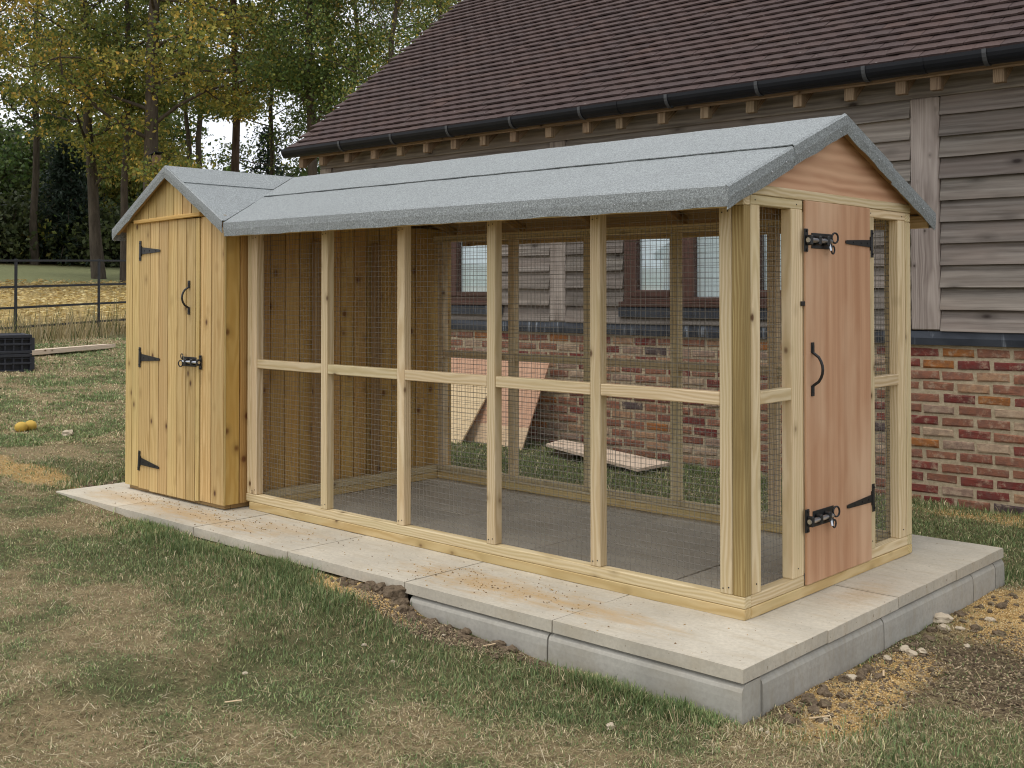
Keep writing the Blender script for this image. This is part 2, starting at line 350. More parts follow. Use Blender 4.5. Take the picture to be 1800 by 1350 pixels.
def masks(x, y):
    """how dry the lawn is, where sand and bare soil lie"""
    dry = sstep(.38, .60, fbm(x * 1.9, y * 1.9, 21, 5) * .6 + fbm(x * 8, y * 8, 31, 3) * .4 + .0)
    edge = np.maximum(np.maximum(SX0 - x, x - SX1), np.maximum(SY0 - y, y - SY1))
    lush = np.clip(blob(x, y, -1.7, -.85, 1.9, .42, 41, 1.0) + blob(x, y, -.35, -.72, .75, .2, 42, 1.0) + blob(x, y, -4.9, -.05, .5, .5, 43) + sstep(1.75, 1.95, y) * (x > -6) * (y < 3.6), 0, 1)
    lush = np.clip(lush + .8 * blob(x, y, 1.0, -.2, .55, .35, 44) + .8 * blob(x, y, 1.6, .6, .4, .5, 49), 0, 1)
    dry = dry * (1 - lush * .75)
    sand = np.clip(blob(x, y, .42, .0, .18, .55, 51, .9) * .9 + blob(x, y, .62, 1.35, .42, .5, 52, .9) + .85 * blob(x, y, -5.35, -.34, .75, .13, 53, 2.2) + blob(x, y, -1.55, -.54, .42, .13, 54, .7) + blob(x, y, -2.6, -.52, .35, .05, 55, .8) * .8 + .7 * blob(x, y, .1, 3.35, .9, .2, 56, .6), 0, 1)
    soil = np.clip(blob(x, y, .8, .72, .45, .55, 61, 1.1) + .8 * blob(x, y, .48, .25, .25, .6, 62, 1.1) + blob(x, y, -1.15, -.56, .5, .09, 63, .8) + .7 * blob(x, y, 1.2, 1.0, .5, .5, 64) + .8 * blob(x, y, -4.62, .2, .1, .5, 65, .6), 0, 1)
    return dry, sand, soil, lush
def lerp3(c, d, t): return c * (1 - t[..., None]) + np.array(d) * t[..., None]
def ground_colour(x, y):
    dry, sand, soil, lush = masks(x, y)
    c = np.broadcast_to(np.array((.098, .095, .045)), x.shape + (3,))
    c = lerp3(c, (.235, .18, .10), dry); c = lerp3(c, (.11, .08, .05), soil * .85); c = lerp3(c, (.47, .31, .125), sand * .9)
    f1 = sstep(-13.2, -14.6, x + .4 * (y - 4)); c = lerp3(c, (.46, .34, .14), f1 * (.55 + .45 * fbm(x * .8, y * .8, 71)))
    f2 = sstep(-27, -29.5, x); c = lerp3(c, (.21, .22, .11), f2)
    f3 = sstep(-40, -44, x); c = lerp3(c, (.16, .12, .05), f3)
    return c
xs = np.concatenate([-300 + 240 * np.linspace(0, 1, 12, endpoint=False), np.linspace(-60, -14, 60, endpoint=False), np.arange(-14, 3.4, .06), 3.4 + 300 * np.linspace(0, 1, 14)[1:] ** 2])
ys = np.concatenate([-4 - 300 * np.linspace(1, 0, 12, endpoint=False) ** 2, np.arange(-4, 5.2, .06), 5.2 + np.linspace(0, 1, 40)[1:] ** 2 * 300])
gx, gy = np.meshgrid(xs, ys, indexing='ij'); gz = height(gx, gy)
nx, ny = gx.shape; idx = np.arange(nx * ny).reshape(nx, ny)
F = np.stack([idx[:-1, :-1], idx[1:, :-1], idx[1:, 1:], idx[:-1, 1:]], -1).reshape(-1, 4)
ground = mk_np('ground', np.stack([gx, gy, gz], -1).reshape(-1, 3), F, 'ground')
c4 = np.ones((nx * ny, 4), np.float32); c4[:, :3] = ground_colour(gx, gy).reshape(-1, 3)
ground.data.attributes.new('gcol', 'FLOAT_COLOR', 'POINT').data.foreach_set('color', c4.ravel())
ground.data.polygons.foreach_set('use_smooth', [True] * len(ground.data.polygons))
tag(ground, 'patchy dry lawn rising to a yellow stubble field beyond the fence', 'ground', kind='structure')

# ------------------------------------------------------------------ paved base
base = empty('paved_base', (SX1, SY0, 0)); tag(base, 'raised base of grey paving slabs edged with concrete kerb stones', 'paving', kind='structure')
xj = [SX0, -3.745, -2.94, -2.14, -1.33, -.526, SX1]; yj = [SY0, .105, .698, 1.285, SY1]
def slab_me(l, w_, h, seed):
    rr = random.Random(seed); bm = bmesh.new()
    bmesh.ops.create_grid(bm, x_segments=6, y_segments=4, size=.5, matrix=Matrix.Diagonal((l, w_, 1, 1)))
    e = bmesh.ops.extrude_face_region(bm, geom=bm.faces[:]); vs_ = [g for g in e['geom'] if isinstance(g, bmesh.types.BMVert)]
    for v in vs_: v.co.z -= h
    top = [v for v in bm.verts if v.co.z > -h / 2]
    for v in top:
        v.co.z += rr.uniform(-.0012, .0012)
        on = abs(abs(v.co.x) - l / 2) < 1e-5 or abs(abs(v.co.y) - w_ / 2) < 1e-5
        if on: v.co.x *= 1 - rr.uniform(0, .004); v.co.y *= 1 - rr.uniform(0, .005)
    bmesh.ops.recalc_face_normals(bm, faces=bm.faces[:])
    me = bpy.data.meshes.new('slab'); bm.to_mesh(me); bm.free(); me.materials.append(M['slab']); return me
for i in range(6):
    for j in range(4):
        l = xj[i + 1] - xj[i] - .005; w_ = yj[j + 1] - yj[j] - .005
        mw = Matrix.Translation(((xj[i] + xj[i + 1]) / 2, (yj[j] + yj[j + 1]) / 2, random.uniform(-.002, .001)))
        reg(bpy.data.objects.new('paving_slab', slab_me(l, w_, .044, i * 10 + j)), mw, base)
def kerb(a, b, outn):
    """half-battered kerb: rounded top edge to the outside"""
    a = Vector(a); b = Vector(b); o = Vector(outn); prof = [(-.115, -.05), (-.03, -.05)] + [(-.03 + .03 * math.sin(t), -.08 + .03 * math.cos(t)) for t in np.linspace(.25, 1.35, 4)] + [(.001, -.10), (.002, -.26), (-.115, -.26)]
    c = (a + b) / 2; V = []; k = len(prof); d = (b - a).normalized(); g = .004
    for q in (a + d * g, b - d * g):
        for u, z in prof: V.append(q - c + o * u + Vector((0, 0, z)))
    Fc = [(i, (i + 1) % k, (i + 1) % k + k, i + k) for i in range(k)] + [tuple(reversed(range(k))), tuple(range(k, 2 * k))]
    ob = mk('kerb_stone', V, Fc, 'kerb', base, Matrix.Translation(c)); bm = bmesh.new(); bm.from_mesh(ob.data); bmesh.ops.recalc_face_normals(bm, faces=bm.faces[:]); bm.to_mesh(ob.data); bm.free(); return ob
ky = [-.468, -.5, ]
kerb((-1.30, SY0, 0), (-.545, SY0, 0), (0, -1, 0)); kerb((-.545, SY0, 0), (SX1 - .002, SY0, 0), (0, -1, 0))
for a, b in ((-.354, .555), (.555, 1.47), (1.47, SY1 - .12), (SY1 - .12, SY1)): kerb((SX1, a, 0), (SX1, b, 0), (1, 0, 0))
for a, b in ((-.4, -.0), ): pass

# ------------------------------------------------------------------ the run with its shed
av = empty('aviary', (-1.6, .735, 0))
tag(av, 'timber framed wire mesh animal run with boarded shed under a grey felt roof', 'animal run')
T = .047; W = 1.472; X0 = -3.165; XL = -3.19
H = 1.567
def P(name, *a, mat='pine', **k): return block(name, *a, mat, av, **k)
# bearers and bottom rails
P('base_bearer', X0 + .03, 0, 0, T, 0, .0415, mat='pine_base'); P('base_bearer', X0, 0, W - T, W, 0, .0415, mat='pine_base')
P('base_bearer', -T, .002, T, W - T, 0, .0415, mat='pine_base'); P('base_bearer', X0, X0 + T, T, W - T, 0, .0415, mat='pine_base')
P('bottom_rail', X0, 0, 0.001, T, .0425, .085); P('bottom_rail', X0, 0, W - T, W - .001, .0425, .085)
P('bottom_rail', -T, -.001, T + .001, .45, .0425, .084); P('bottom_rail', -T, -.001, 1.03, W - T - .001, .0425, .084)
P('bottom_rail', X0, X0 + T, T, W - T, .0425, .084)
PX = [-3.122, -2.5, -1.91, -1.311, -.722]
for yy in (0.001, W - T - .001):
    for i, x in enumerate(PX): P('post', x, x + .052, yy, yy + T, .0855, 1.524)
    P('post', -.106, -.053, yy, yy + T, .0855, 1.524)
    P('corner_post', -.0515, 0, yy + .001, yy + T + .002, .0855, 1.524, mat='pine_old' if yy < .1 else 'pine')
    P('top_plate', X0, 0, yy, yy + T, 1.525, H - .001)
    ends = PX + [-.106]
    for i in range(5): P('mid_rail', ends[i] + .0525, ends[i + 1] - .0005, yy + .002, yy + T - .001, .781, .829)
P('post', X0 + .002, X0 + .04, 0.004, T - .004, .0855, 1.524)
for y in (.45, .9): P('post', X0, X0 + .04, y, y + T, .085, 1.5, mat='soffit')
# gable end with the ply door
P('stile', -T, -.0015, .056, .121, .0845, 1.529); P('stile', -T, -.0005, .357, .448, .0845, 1.529)
P('stile', -T, -.0005, 1.031, 1.091, .0845, 1.529); P('stile', -T, -.0015, 1.342, 1.418, .0845, 1.529)
P('top_rail', -T, -.001, .052, .449, 1.5295, 1.5665); P('top_rail', -T, -.001, 1.03, 1.42, 1.5295, 1.5665)
P('mid_rail', -T, -.002, .1215, .3565, .781, .829); P('mid_rail', -T, -.002, 1.0915, 1.3415, .781, .829)
P('gable_beam', -T, .003, .002, W - .002, 1.5675, 1.606)
RZ, RY, SL = 1.925, .736, .385          # underside ridge of the run roof
gz0 = 1.6065; gy = lambda z: (RZ - z) / SL
mk('gable_panel', [(x, y, z) for x in (-.012, -.002) for y, z in ((RY - gy(gz0) + .01, gz0), (RY + gy(gz0) - .01, gz0), (RY, RZ - .004))], [(0, 2, 1), (3, 4, 5), (0, 1, 4, 3), (1, 2, 5, 4), (2, 0, 3, 5)], 'ply_gable', av,
   ) if False else None
def prism(name, poly, axis, t0, t1, mat, parent, origin, rot=None):
    """polygon (2D, in the plane across axis) given thickness; local X kept along rot for grain"""
    O = Vector(origin); V = []
    for t in (t0, t1):
        for a, b in poly: V.append((Vector((t, a, b)) if axis == 0 else Vector((a, t, b))) - O)
    k = len(poly); Fc = [tuple(range(k)), tuple(range(2 * k - 1, k - 1, -1))] + [((i + 1) % k, i, i + k, (i + 1) % k + k) for i in range(k)]
    mw = Matrix.Translation(O)
    if rot is not None:
        V = [rot.inverted() @ v for v in V]; mw = mw @ rot.to_4x4()
    o = mk(name, V, Fc, mat, parent, mw); bm = bmesh.new(); bm.from_mesh(o.data); bmesh.ops.recalc_face_normals(bm, faces=bm.faces[:]); bm.to_mesh(o.data); bm.free()
    return o
ROTY = Matrix(((0, -1, 0), (1, 0, 0), (0, 0, 1)))      # local X -> world Y
ROTZ = Matrix(((0, 0, -1), (0, 1, 0), (1, 0, 0)))      # local X -> world Z
prism('gable_panel', [(RY - gy(gz0) + .015, gz0), (RY + gy(gz0) - .015, gz0), (RY, RZ - .006)], 0, -.014, -.002, 'ply_gable', av, (0, RY, 1.7), ROTY)
door = block('door', .0005, .0105, .4515, 1.0285, .047, 1.566, 'ply', av, bev=.0012)
tag(door, 'flush pinkish plywood door with black ironmongery')
block('door_frame', -T, -.001, .455, .50, .09, 1.52, 'pine', door); block('door_frame', -T, -.001, .98, 1.025, .09, 1.52, 'pine', door)
for z in (.09, .78, 1.475): block('door_frame', -T, -.001, .5005, .9795, z, z + .045, 'pine', door)

# ironmongery, built in a local frame: u along, v up, n out of the face
def frame(o, u, v): 
    u = Vector(u).normalized(); v = Vector(v); v = (v - u * v.dot(u)).normalized(); n_ = u.cross(v); m = Matrix(((u.x, v.x, n_.x, 0), (u.y, v.y, n_.y, 0), (u.z, v.z, n_.z, 0), (0, 0, 0, 1))); m.translation = Vector(o); return m
def bmobj(name, bm, mat, parent, mw):
    bmesh.ops.recalc_face_normals(bm, faces=bm.faces[:])
    me = bpy.data.meshes.new(name); bm.to_mesh(me); bm.free(); me.materials.append(M[mat]); return reg(bpy.data.objects.new(name, me), mw, parent)
def bbox(bm, u0, u1, v0, v1, n0, n1, bev=0):
    r_ = bmesh.ops.create_cube(bm, size=1, matrix=Matrix.Translation(((u0 + u1) / 2, (v0 + v1) / 2, (n0 + n1) / 2)) @ Matrix.Diagonal((u1 - u0, v1 - v0, n1 - n0, 1)))
    if bev: bmesh.ops.bevel(bm, geom=list({e for v in r_['verts'] for e in v.link_edges}), offset=bev, segments=1, affect='EDGES')
def bpoly(bm, pts, n0, n1):
    a = [bm.verts.new((u, v, n0)) for u, v in pts]; b = [bm.verts.new((u, v, n1)) for u, v in pts]; k = len(pts)
    bm.faces.new(a[::-1]); bm.faces.new(b)
    for i in range(k): bm.faces.new((a[i], a[(i + 1) % k], b[(i + 1) % k], b[i]))
def bcyl(bm, p0, p1, r_, seg=10):
    p0 = Vector(p0); p1 = Vector(p1); d = p1 - p0
    bmesh.ops.create_cone(bm, cap_ends=True, segments=seg, radius1=r_, radius2=r_, depth=d.length, matrix=Matrix.Translation((p0 + p1) / 2) @ d.to_track_quat('Z', 'Y').to_matrix().to_4x4())
def btube(bm, pts, r_, seg=8):
    V, Fc = tube_geo(pts, r_, seg, cap=True); vv = [bm.verts.new(v) for v in V]
    for f in Fc: bm.faces.new([vv[i] for i in f])
def hinge(parent, o, u, v, l, hh=.022):
    """tee hinge: upright plate at the origin, tapering strap along u"""
    bm = bmesh.new(); bbox(bm, -.012, .010, -.060, .060, 0, .004, .001); bcyl(bm, (.013, -.03, .005), (.013, .03, .005), .006)
    bpoly(bm, [(.013, -hh), (l * .94, -.008), (l, -.006), (l, .006), (l * .94, .008), (.013, hh)], .001, .005)
    for q in (.05, .11, .18): 
        if q < l: bcyl(bm, (q, 0, .004), (q, 0, .0072), .0045, 8)
    for q in (-.045, .045): bcyl(bm, (-.004, q, .003), (-.004, q, .0066), .0045, 8)
    return bmobj('hinge', bm, 'black_iron', parent, frame(o, u, v))
def handle(parent, o, u, v, l=.19, out_=.04):
    bm = bmesh.new()
    pts = [(0, l * .5 * s, .004) for s in (-1, -.72)] + [(0, -l * .34 + l * .68 * t / 8, .006 + out_ * math.sin(math.pi * t / 8) ** .6) for t in range(9)] + [(0, l * .5 * s, .004) for s in (.72, 1)]
    btube(bm, pts, .0058); bbox(bm, -.011, .011, -l / 2 - .012, -l / 2 + .03, 0, .005, .001); bbox(bm, -.011, .011, l / 2 - .03, l / 2 + .012, 0, .005, .001)
    return bmobj('handle', bm, 'black_iron', parent, frame(o, u, v))
def bolt(parent, o, u, v, l=.15, sc=1.0):
    """heavy sliding bolt with a ring; keep at -u end"""
    mw = frame(o, u, v) @ Matrix.Scale(sc, 4)
    bm = bmesh.new(); bbox(bm, 0, l, -.027, .027, 0, .004, .001)
    for q in (.012, .075): bbox(bm, q, q + .018, -.017, .017, .004, .027, .004)
    bbox(bm, -.055, -.030, -.040, .040, 0, .005, .001); bbox(bm, -.050, -.034, -.018, .018, .005, .028, .004)
    for q in (-.033, .033): bcyl(bm, (-.042, q, .004), (-.042, q, .009), .005, 8)
    btube(bm, [(.125 + .012 * math.cos(t), .018 * math.sin(t) + .012, .026 + .006 * math.cos(t)) for t in np.linspace(0, 2 * math.pi, 15)], .0035, 6)
    btube(bm, [(.118 + .012 * math.cos(t), -.03 + .014 * math.sin(t), .022) for t in np.linspace(0, 2 * math.pi, 13)], .003, 6)
    bo = bmobj('bolt', bm, 'black_iron', parent, mw)
    bm = bmesh.new(); bcyl(bm, (-.052, 0, .016), (.118, 0, .016), .0085, 12); bcyl(bm, (.098, 0, .016), (.094, -.034, .026), .0045, 8)
    return bo, bm, mw
def full_bolt(parent, o, u, v, sc=1.0):
    # thing > part (door) > sub-part: the plate and the sliding rod are both sub-parts of the door
    bo, bm, mw = bolt(parent, o, u, v, .15, sc); bmobj('bolt_rod', bm, 'zinc', parent, mw)
fx = .0108
full_bolt(door, (fx, .497, 1.408), (0, 1, 0), (0, 0, 1), 1.15); full_bolt(door, (fx, .497, .300), (0, 1, 0), (0, 0, 1), 1.15)
hinge(door, (fx, 1.042, 1.412), (0, -1, .0), (0, 0, -1), .25, .016); hinge(door, (fx, 1.042, .312), (0, -1, -.02), (0, 0, -1), .25, .016)
handle(door, (fx, .50, .895), (0, 1, 0), (0, 0, 1), .19)
block('keep_plate', .0005, .007, .425, .49, 1.148, 1.166, 'black_iron', av, bev=.001)

bm = bmesh.new()
for x in PX + [-.106]:
    for z, dz in ((.105, .006), (1.50, .004)):
        for q in (.014, .038): bcyl(bm, (x + q, .0015, z + dz * (q > .02)), (x + q, -.0004, z + dz * (q > .02)), 0.0028, 8)
for y in (.085, .40, 1.06, 1.38):
    for z in (.12, 1.547): bcyl(bm, (-.003, y, z), (.0006, y, z), .0028, 8)
o = bmobj('screw_heads', bm, 'black_iron', av, Matrix()); o['kind'] = 'stuff'
# wire mesh
def wires(name, o, u, v, lu, lv, sp=.0254, r_=.00085):
    o = Vector(o); u = Vector(u); v = Vector(v); nn = u.cross(v); V = []; Fc = []
    rr = random.Random(17 + int(lu * 100))
    def wire(p, q, d):
        k = 4; base_ = len(V); side = [(d[0] * a + d[1] * b) for a, b in ((r_, 0), (0, r_), (-r_, 0), (0, -r_))]
        for i in range(k + 1):
            c = p.lerp(q, i / k) + d[0] * rr.uniform(-.0016, .0016) + d[1] * rr.uniform(-.0016, .0016)
            for s in side: V.append(c + s)
        for i in range(k):
            for j in range(4): Fc.append((base_ + i * 4 + j, base_ + i * 4 + (j + 1) % 4, base_ + i * 4 + 4 + (j + 1) % 4, base_ + i * 4 + 4 + j))
    for i in range(int(lu / sp) + 1): wire(o + u * (i * sp), o + u * (i * sp) + v * lv, (u, nn))
    for i in range(int(lv / sp) + 1): wire(o + v * (i * sp), o + v * (i * sp) + u * lu, (v, nn))
    ob = mk(name, V, Fc, 'wire', av); ob['kind'] = 'stuff'; return ob
wires('wire_mesh', (X0 + .02, T + .004, .06), (1, 0, 0), (0, 0, 1), -X0 - .08, 1.49)
wires('wire_mesh', (X0 + .02, W - T - .006, .06), (1, 0, 0), (0, 0, 1), -X0 - .08, 1.49)
wires('wire_mesh', (-T - .004, .07, .06), (0, 1, 0), (0, 0, 1), .37, 1.49)
wires('wire_mesh', (-T - .004, 1.04, .06), (0, 1, 0), (0, 0, 1), .35, 1.49)

# shed: vertical boards, shed door
FY = -.13; SHX0, SHX1 = -4.262, XL; RX = (-4.335 - 3.135) / 2; SSL = .57; SRZ = 1.925
def vboard(x0, x1, z0, y=FY, ztop=None, mat='shed', parent=None, th=.016):
    zt = lambda x: (SRZ - .012 - SSL * abs(x - RX)) if ztop is None else ztop
    a, b = x0 + .0034, x1 - .0034; poly = [(a, z0), (b, z0), (b, zt(b))] + ([(RX, zt(RX))] if ztop is None and a < RX < b else []) + [(a, zt(a))]
    dy = random.uniform(-.0012, .0012); ch = .003
    return prism('wall_board' if parent is None else 'door_board', poly, 1, y + dy, y + th + dy, mat, parent or av, ((a + b) / 2, y, (z0 + poly[2][1]) / 2), ROTZ)
pxs = [222, 233, 249]
DL, DR = -4.098, -3.425; DZ = 1.625
for x0, x1 in ((SHX0, -4.183), (-4.183, DL), (DR, -3.315), (-3.315, SHX1 - .001)): vboard(x0, x1, .028, ztop=DZ)
ged = [-4.262, -4.19, -4.10, -4.0, -3.905, -3.81, -3.715, -3.62, -3.525, -3.43, -3.335, -3.25, SHX1 - .001]
for x0, x1 in zip(ged, ged[1:]): vboard(x0, x1, DZ + .003)
sdoor = block('shed_door', DL + .004, DR - .004, FY + .024, FY + .04, .02, DZ - .01, 'shed', av, grain=2)
tag(sdoor, 'tall door of vertical boards with three black tee hinges')
ded = [DL + .003, -3.968, -3.868, -3.768, -3.664, -3.567, -3.47, DR - .003]
for i, (x0, x1) in enumerate(zip(ded, ded[1:])): vboard(x0, x1, .018 if 0 < i < 6 else .024, y=FY - .005, ztop=DZ - .004, parent=sdoor)
# drip bar over the door, front sole
timber('drip_bar', (-4.125, FY - .014, 1.623), (-3.40, FY - .014, 1.640), .03, .022, 'shed_side', av)
P('sole_plate', SHX0 + .02, SHX1 - .02, FY + .02, FY + .06, .001, .03, mat='soffit'); P('sole_plate', SHX1 - .06, SHX1 - .018, FY + .061, 1.58, .001, .03, mat='soffit'); P('sole_plate', SHX0 + .02, SHX0 + .06, FY + .061, 1.58, .001, .03, mat='soffit')
# side walls and back
ye = list(np.linspace(FY + .001, 1.60, 18))
for sx, xo in ((SHX1 - .016, 'R'), (SHX0, 'L')):
    for a, b in zip(ye, ye[1:]): prism('wall_board', [(a + .0035, .028), (b - .0035, .028), (b - .0035, 1.61), (a + .0035, 1.61)], 0, sx + .0005, sx + .016, 'shed_side', av, (sx, (a + b) / 2, .8), ROTZ)
xe = list(np.linspace(SHX0, SHX1, 12))
for a, b in zip(xe, xe[1:]): vboard(a, b, .028, y=1.601)
P('corner_strip', SHX1 + .0005, SHX1 + .006, FY + .0005, FY + .012, .028, 1.60, mat='shed')
for z in (1.45, .808, .187): hinge(sdoor, (-4.098 + .018, FY - .0062, z), (1, 0, -.02 if z > .3 else -.09), (0, 0, 1), .23)
handle(sdoor, (-3.535, FY - .0062, 1.17), (1, 0, 0), (0, 0, 1), .17); full_bolt(sdoor, (-3.455, FY - .0062, .805), (-1, 0, 0), (0, 0, -1), 1.0)

# roof boarding, rafters and felt
EZ = RZ - SL * (RY + .165)
def sheet(name, quad, th, mat, parent, nu=1, nv=1, jit=0, seed=0):
    """quad a,b,c,d (a-b one edge, d-c the opposite) thickened downwards"""
    a, b, c, d = [Vector(q) for q in quad]; rr = random.Random(seed); V = []; Fc = []
    for k in (0, 1):
        for j in range(nv + 1):
            for i in range(nu + 1):
                p = a.lerp(b, i / nu).lerp(d.lerp(c, i / nu), j / nv)
                if jit and not k: p = p + Vector((0, 0, rr.uniform(-jit, jit)))
                V.append(p - Vector((0, 0, th * k)))
    m = nu + 1; s = m * (nv + 1)
    for j in range(nv):
        for i in range(nu):
            q = (j * m + i, j * m + i + 1, (j + 1) * m + i + 1, (j + 1) * m + i); Fc.append(q); Fc.append(tuple(x + s for x in reversed(q)))
    rim = [i for i in range(m)] + [j * m + nu for j in range(1, nv + 1)] + [nv * m + i for i in range(nu - 1, -1, -1)] + [j * m for j in range(nv - 1, 0, -1)]
    for x, y in zip(rim, rim[1:] + rim[:1]): Fc.append((y, x, x + s, y + s))
    o = mk(name, V, Fc, mat, parent); bm = bmesh.new(); bm.from_mesh(o.data); bmesh.ops.recalc_face_normals(bm, faces=bm.faces[:]); bm.to_mesh(o.data); bm.free(); return o
XE = .034; EYF, EYB = RY - .9, RY + .9
ez = RZ - SL * .9; lx = RX; vx = -3.137; sez = SRZ - SSL * (vx - RX)
for s_ in (-1, 1):
    ey = RY + s_ * .9
    sheet('roof_boarding', [(vx, ey, ez + .002), (XE, ey, ez + .002), (XE, RY, RZ), (lx, RY, RZ)], .012, 'soffit', av)
    for x in [-3.1, -2.5, -1.91, -1.31, -.72, -.1]:
        timber('rafter', (x + .025, RY + s_ * .80, RZ - SL * .80 - .036), (x + .025, RY + s_ * .02, RZ - SL * .02 - .036), .04, .045, 'soffit', av)
    timber('barge_soffit', (XE - .018, RY + s_ * .89, RZ - SL * .89 - .028), (XE - .018, RY + s_ * .012, RZ - SL * .012 - .028), .030, .03, 'soffit', av)
    timber('fascia', (vx + .05, ey - s_ * .012, ez - .045), (XE - .01, ey - s_ * .012, ez - .045), .016, .06, 'pine_base', av)
    sheet('roof_boarding', [(lx, -.165, SRZ), (lx, 1.637, SRZ), (RX - .60, 1.637, SRZ - SSL * .60), (RX - .60, -.165, SRZ - SSL * .60)] if s_ < 0 else [(lx, -.165, SRZ - .003), (lx, RY, SRZ - .003), (vx, -.162, sez - .003), (vx, -.165, sez - .003)], .012, 'soffit', av)
sheet('roof_boarding', [(lx, 1.637, SRZ - .003), (lx, RY, SRZ - .003), (vx, 1.634, sez - .003), (vx, 1.637, sez - .003)], .012, 'soffit', av)

def felt_strip(name, rows, mat='felt', wav=0, seed=0, th=.004):
    """rows: list of polylines (same length); rows[0] is the lower free edge and gets the wavy cut"""
    rr = random.Random(seed); n_ = len(rows[0]); V = []; Fc = []
    for j, row in enumerate(rows):
        ph = rr.uniform(0, 9)
        for i, p in enumerate(row):
            p = Vector(p)
            if wav and j == 0: p = p + Vector((rr.uniform(-.002, .002), rr.uniform(-.002, .002), (math.sin(i * 1.1 + ph) * .5 + rr.uniform(-.6, .6)) * wav))
            V.append(p)
    for j in range(len(rows) - 1):
        for i in range(n_ - 1): Fc.append((j * n_ + i, j * n_ + i + 1, (j + 1) * n_ + i + 1, (j + 1) * n_ + i))
    o = mk(name, V, Fc, mat, av)
    bm = bmesh.new(); bm.from_mesh(o.data); bmesh.ops.recalc_face_normals(bm, faces=bm.faces[:])
    up = sum((f.normal.z * f.calc_area() for f in bm.faces)); 
    if up < 0: bmesh.ops.reverse_faces(bm, faces=bm.faces[:])
    bm.to_mesh(o.data); bm.free()
    sm = o.modifiers.new('thick', 'SOLIDIFY'); sm.thickness = th; sm.offset = 1
    return o
def lin(a, b, n_): return [Vector(a).lerp(Vector(b), i / n_) for i in range(n_ + 1)]
FEZ = ez + .004; XV = XE + .004; LAP = .44        # ridge strip reaches this far down the slope (horizontally)
def rz(y, up=0): return RZ + .004 - SL * abs(y - RY) + up
def xleft(y): return RX + (vx - RX) * min(1, abs(y - RY) / .9) + .002
jr = random.Random(4)
def wob(p, a=.002): return Vector(p) + Vector((0, 0, jr.uniform(-a, a)))
for s_ in (-1, 1):
    ey = RY + s_ * .905; N = 44; rows = []
    rows.append(lin((vx + .02, ey + s_ * .004, FEZ - .078), (XV + .008, ey + s_ * .004, FEZ - .078), N))
    rows.append(lin((vx + .012, ey + s_ * .006, FEZ - .04), (XV + .009, ey + s_ * .006, FEZ - .04), N))
    rows.append(lin((vx, ey + s_ * .003, FEZ - .006), (XV + .006, ey + s_ * .003, FEZ - .006), N))
    for t in (0, .15, .35, .58, .8, 1):
        y = ey - s_ * (.008 + t * (.905 - LAP - .008 + .05)); rows.append([wob(q, .0012) for q in lin((xleft(y), y, rz(y)), (XV, y, rz(y)), N)])
    felt_strip('roof_felt', rows, wav=.0032, seed=10 + s_)
# ridge strip over both slopes
rows = []; N = 44
for y in [RY - LAP, RY - .30, RY - .15, RY - .03, RY, RY + .03, RY + .15, RY + .30, RY + LAP]:
    zz = rz(y, .0075) - (.004 if y == RY else 0); rows.append([wob(q, .001) for q in lin((xleft(y) + .01, y, zz), (XV + .003, y, zz), N)])
felt_strip('ridge_felt', rows, wav=.0, seed=3)
# verge folds on the gable end
for s_ in (-1, 1):
    for (d0, d1, up, xo) in ((.914, LAP, 0, 0), (LAP, 0, .0075, .003)):
        top = [(XV + xo, RY + s_ * (d0 + (d1 - d0) * i / 10), rz(RY + s_ * (d0 + (d1 - d0) * i / 10), up + .002)) for i in range(11)]
        drop = .082
        felt_strip('verge_felt', [[Vector(p) + Vector((.003, 0, -drop)) for p in top], [Vector(p) + Vector((.008, 0, -drop * .5)) for p in top], [Vector(p) + Vector((.006, 0, -.006)) for p in top], [Vector(p) + Vector((-.004, 0, .001)) for p in top]], wav=.004, seed=int(40 + s_ + d0 * 10))
# shed roof felt
FYF = -.175
def sz(x, up=0): return SRZ + .003 - SSL * abs(x - RX) + up
def yback(x): return FYF + .01 + (RY - FYF - .01) * (1 - (x - RX) / (vx - RX))
xd = [0, .12, .25, .4, .5, .6]
rows = [[(RX - .604, y, sz(RX - .60) - .07) for y in np.linspace(FYF, 1.64, 20)]] + [[(RX - q, y, sz(RX - q)) for y in np.linspace(FYF, 1.64, 20)] for q in reversed(xd)]
felt_strip('roof_felt', rows, wav=.004, seed=21)
rows = [[(RX + q, FYF + (yback(RX + q) - FYF) * i / 14, sz(RX + q)) for i in range(15)] for q in (.595, .5, .4, .3, .2, .1, 0)]
felt_strip('roof_felt', rows, seed=22)
rows = [[(RX + q, 2 * RY - (FYF + (yback(RX + q) - FYF) * i / 14), sz(RX + q)) for i in range(15)] for q in (.595, .5, .4, .3, .2, .1, 0)]
felt_strip('roof_felt', rows, seed=23)
rows = [[(RX + q, FYF - .002 + ((yback(RX + max(q, 0)) if q > 0 else 1.64) - FYF) * i / 16, sz(RX + q, .006)) for i in range(17)] for q in (-.17, -.08, 0)] 
felt_strip('ridge_felt', rows, seed=24)
rows = [[(RX + q, FYF - .002 + (yback(RX + q) - .004 - FYF) * i / 16, sz(RX + q, .006)) for i in range(17)] for q in (.19, .1, 0)]
felt_strip('ridge_felt', rows, seed=25)
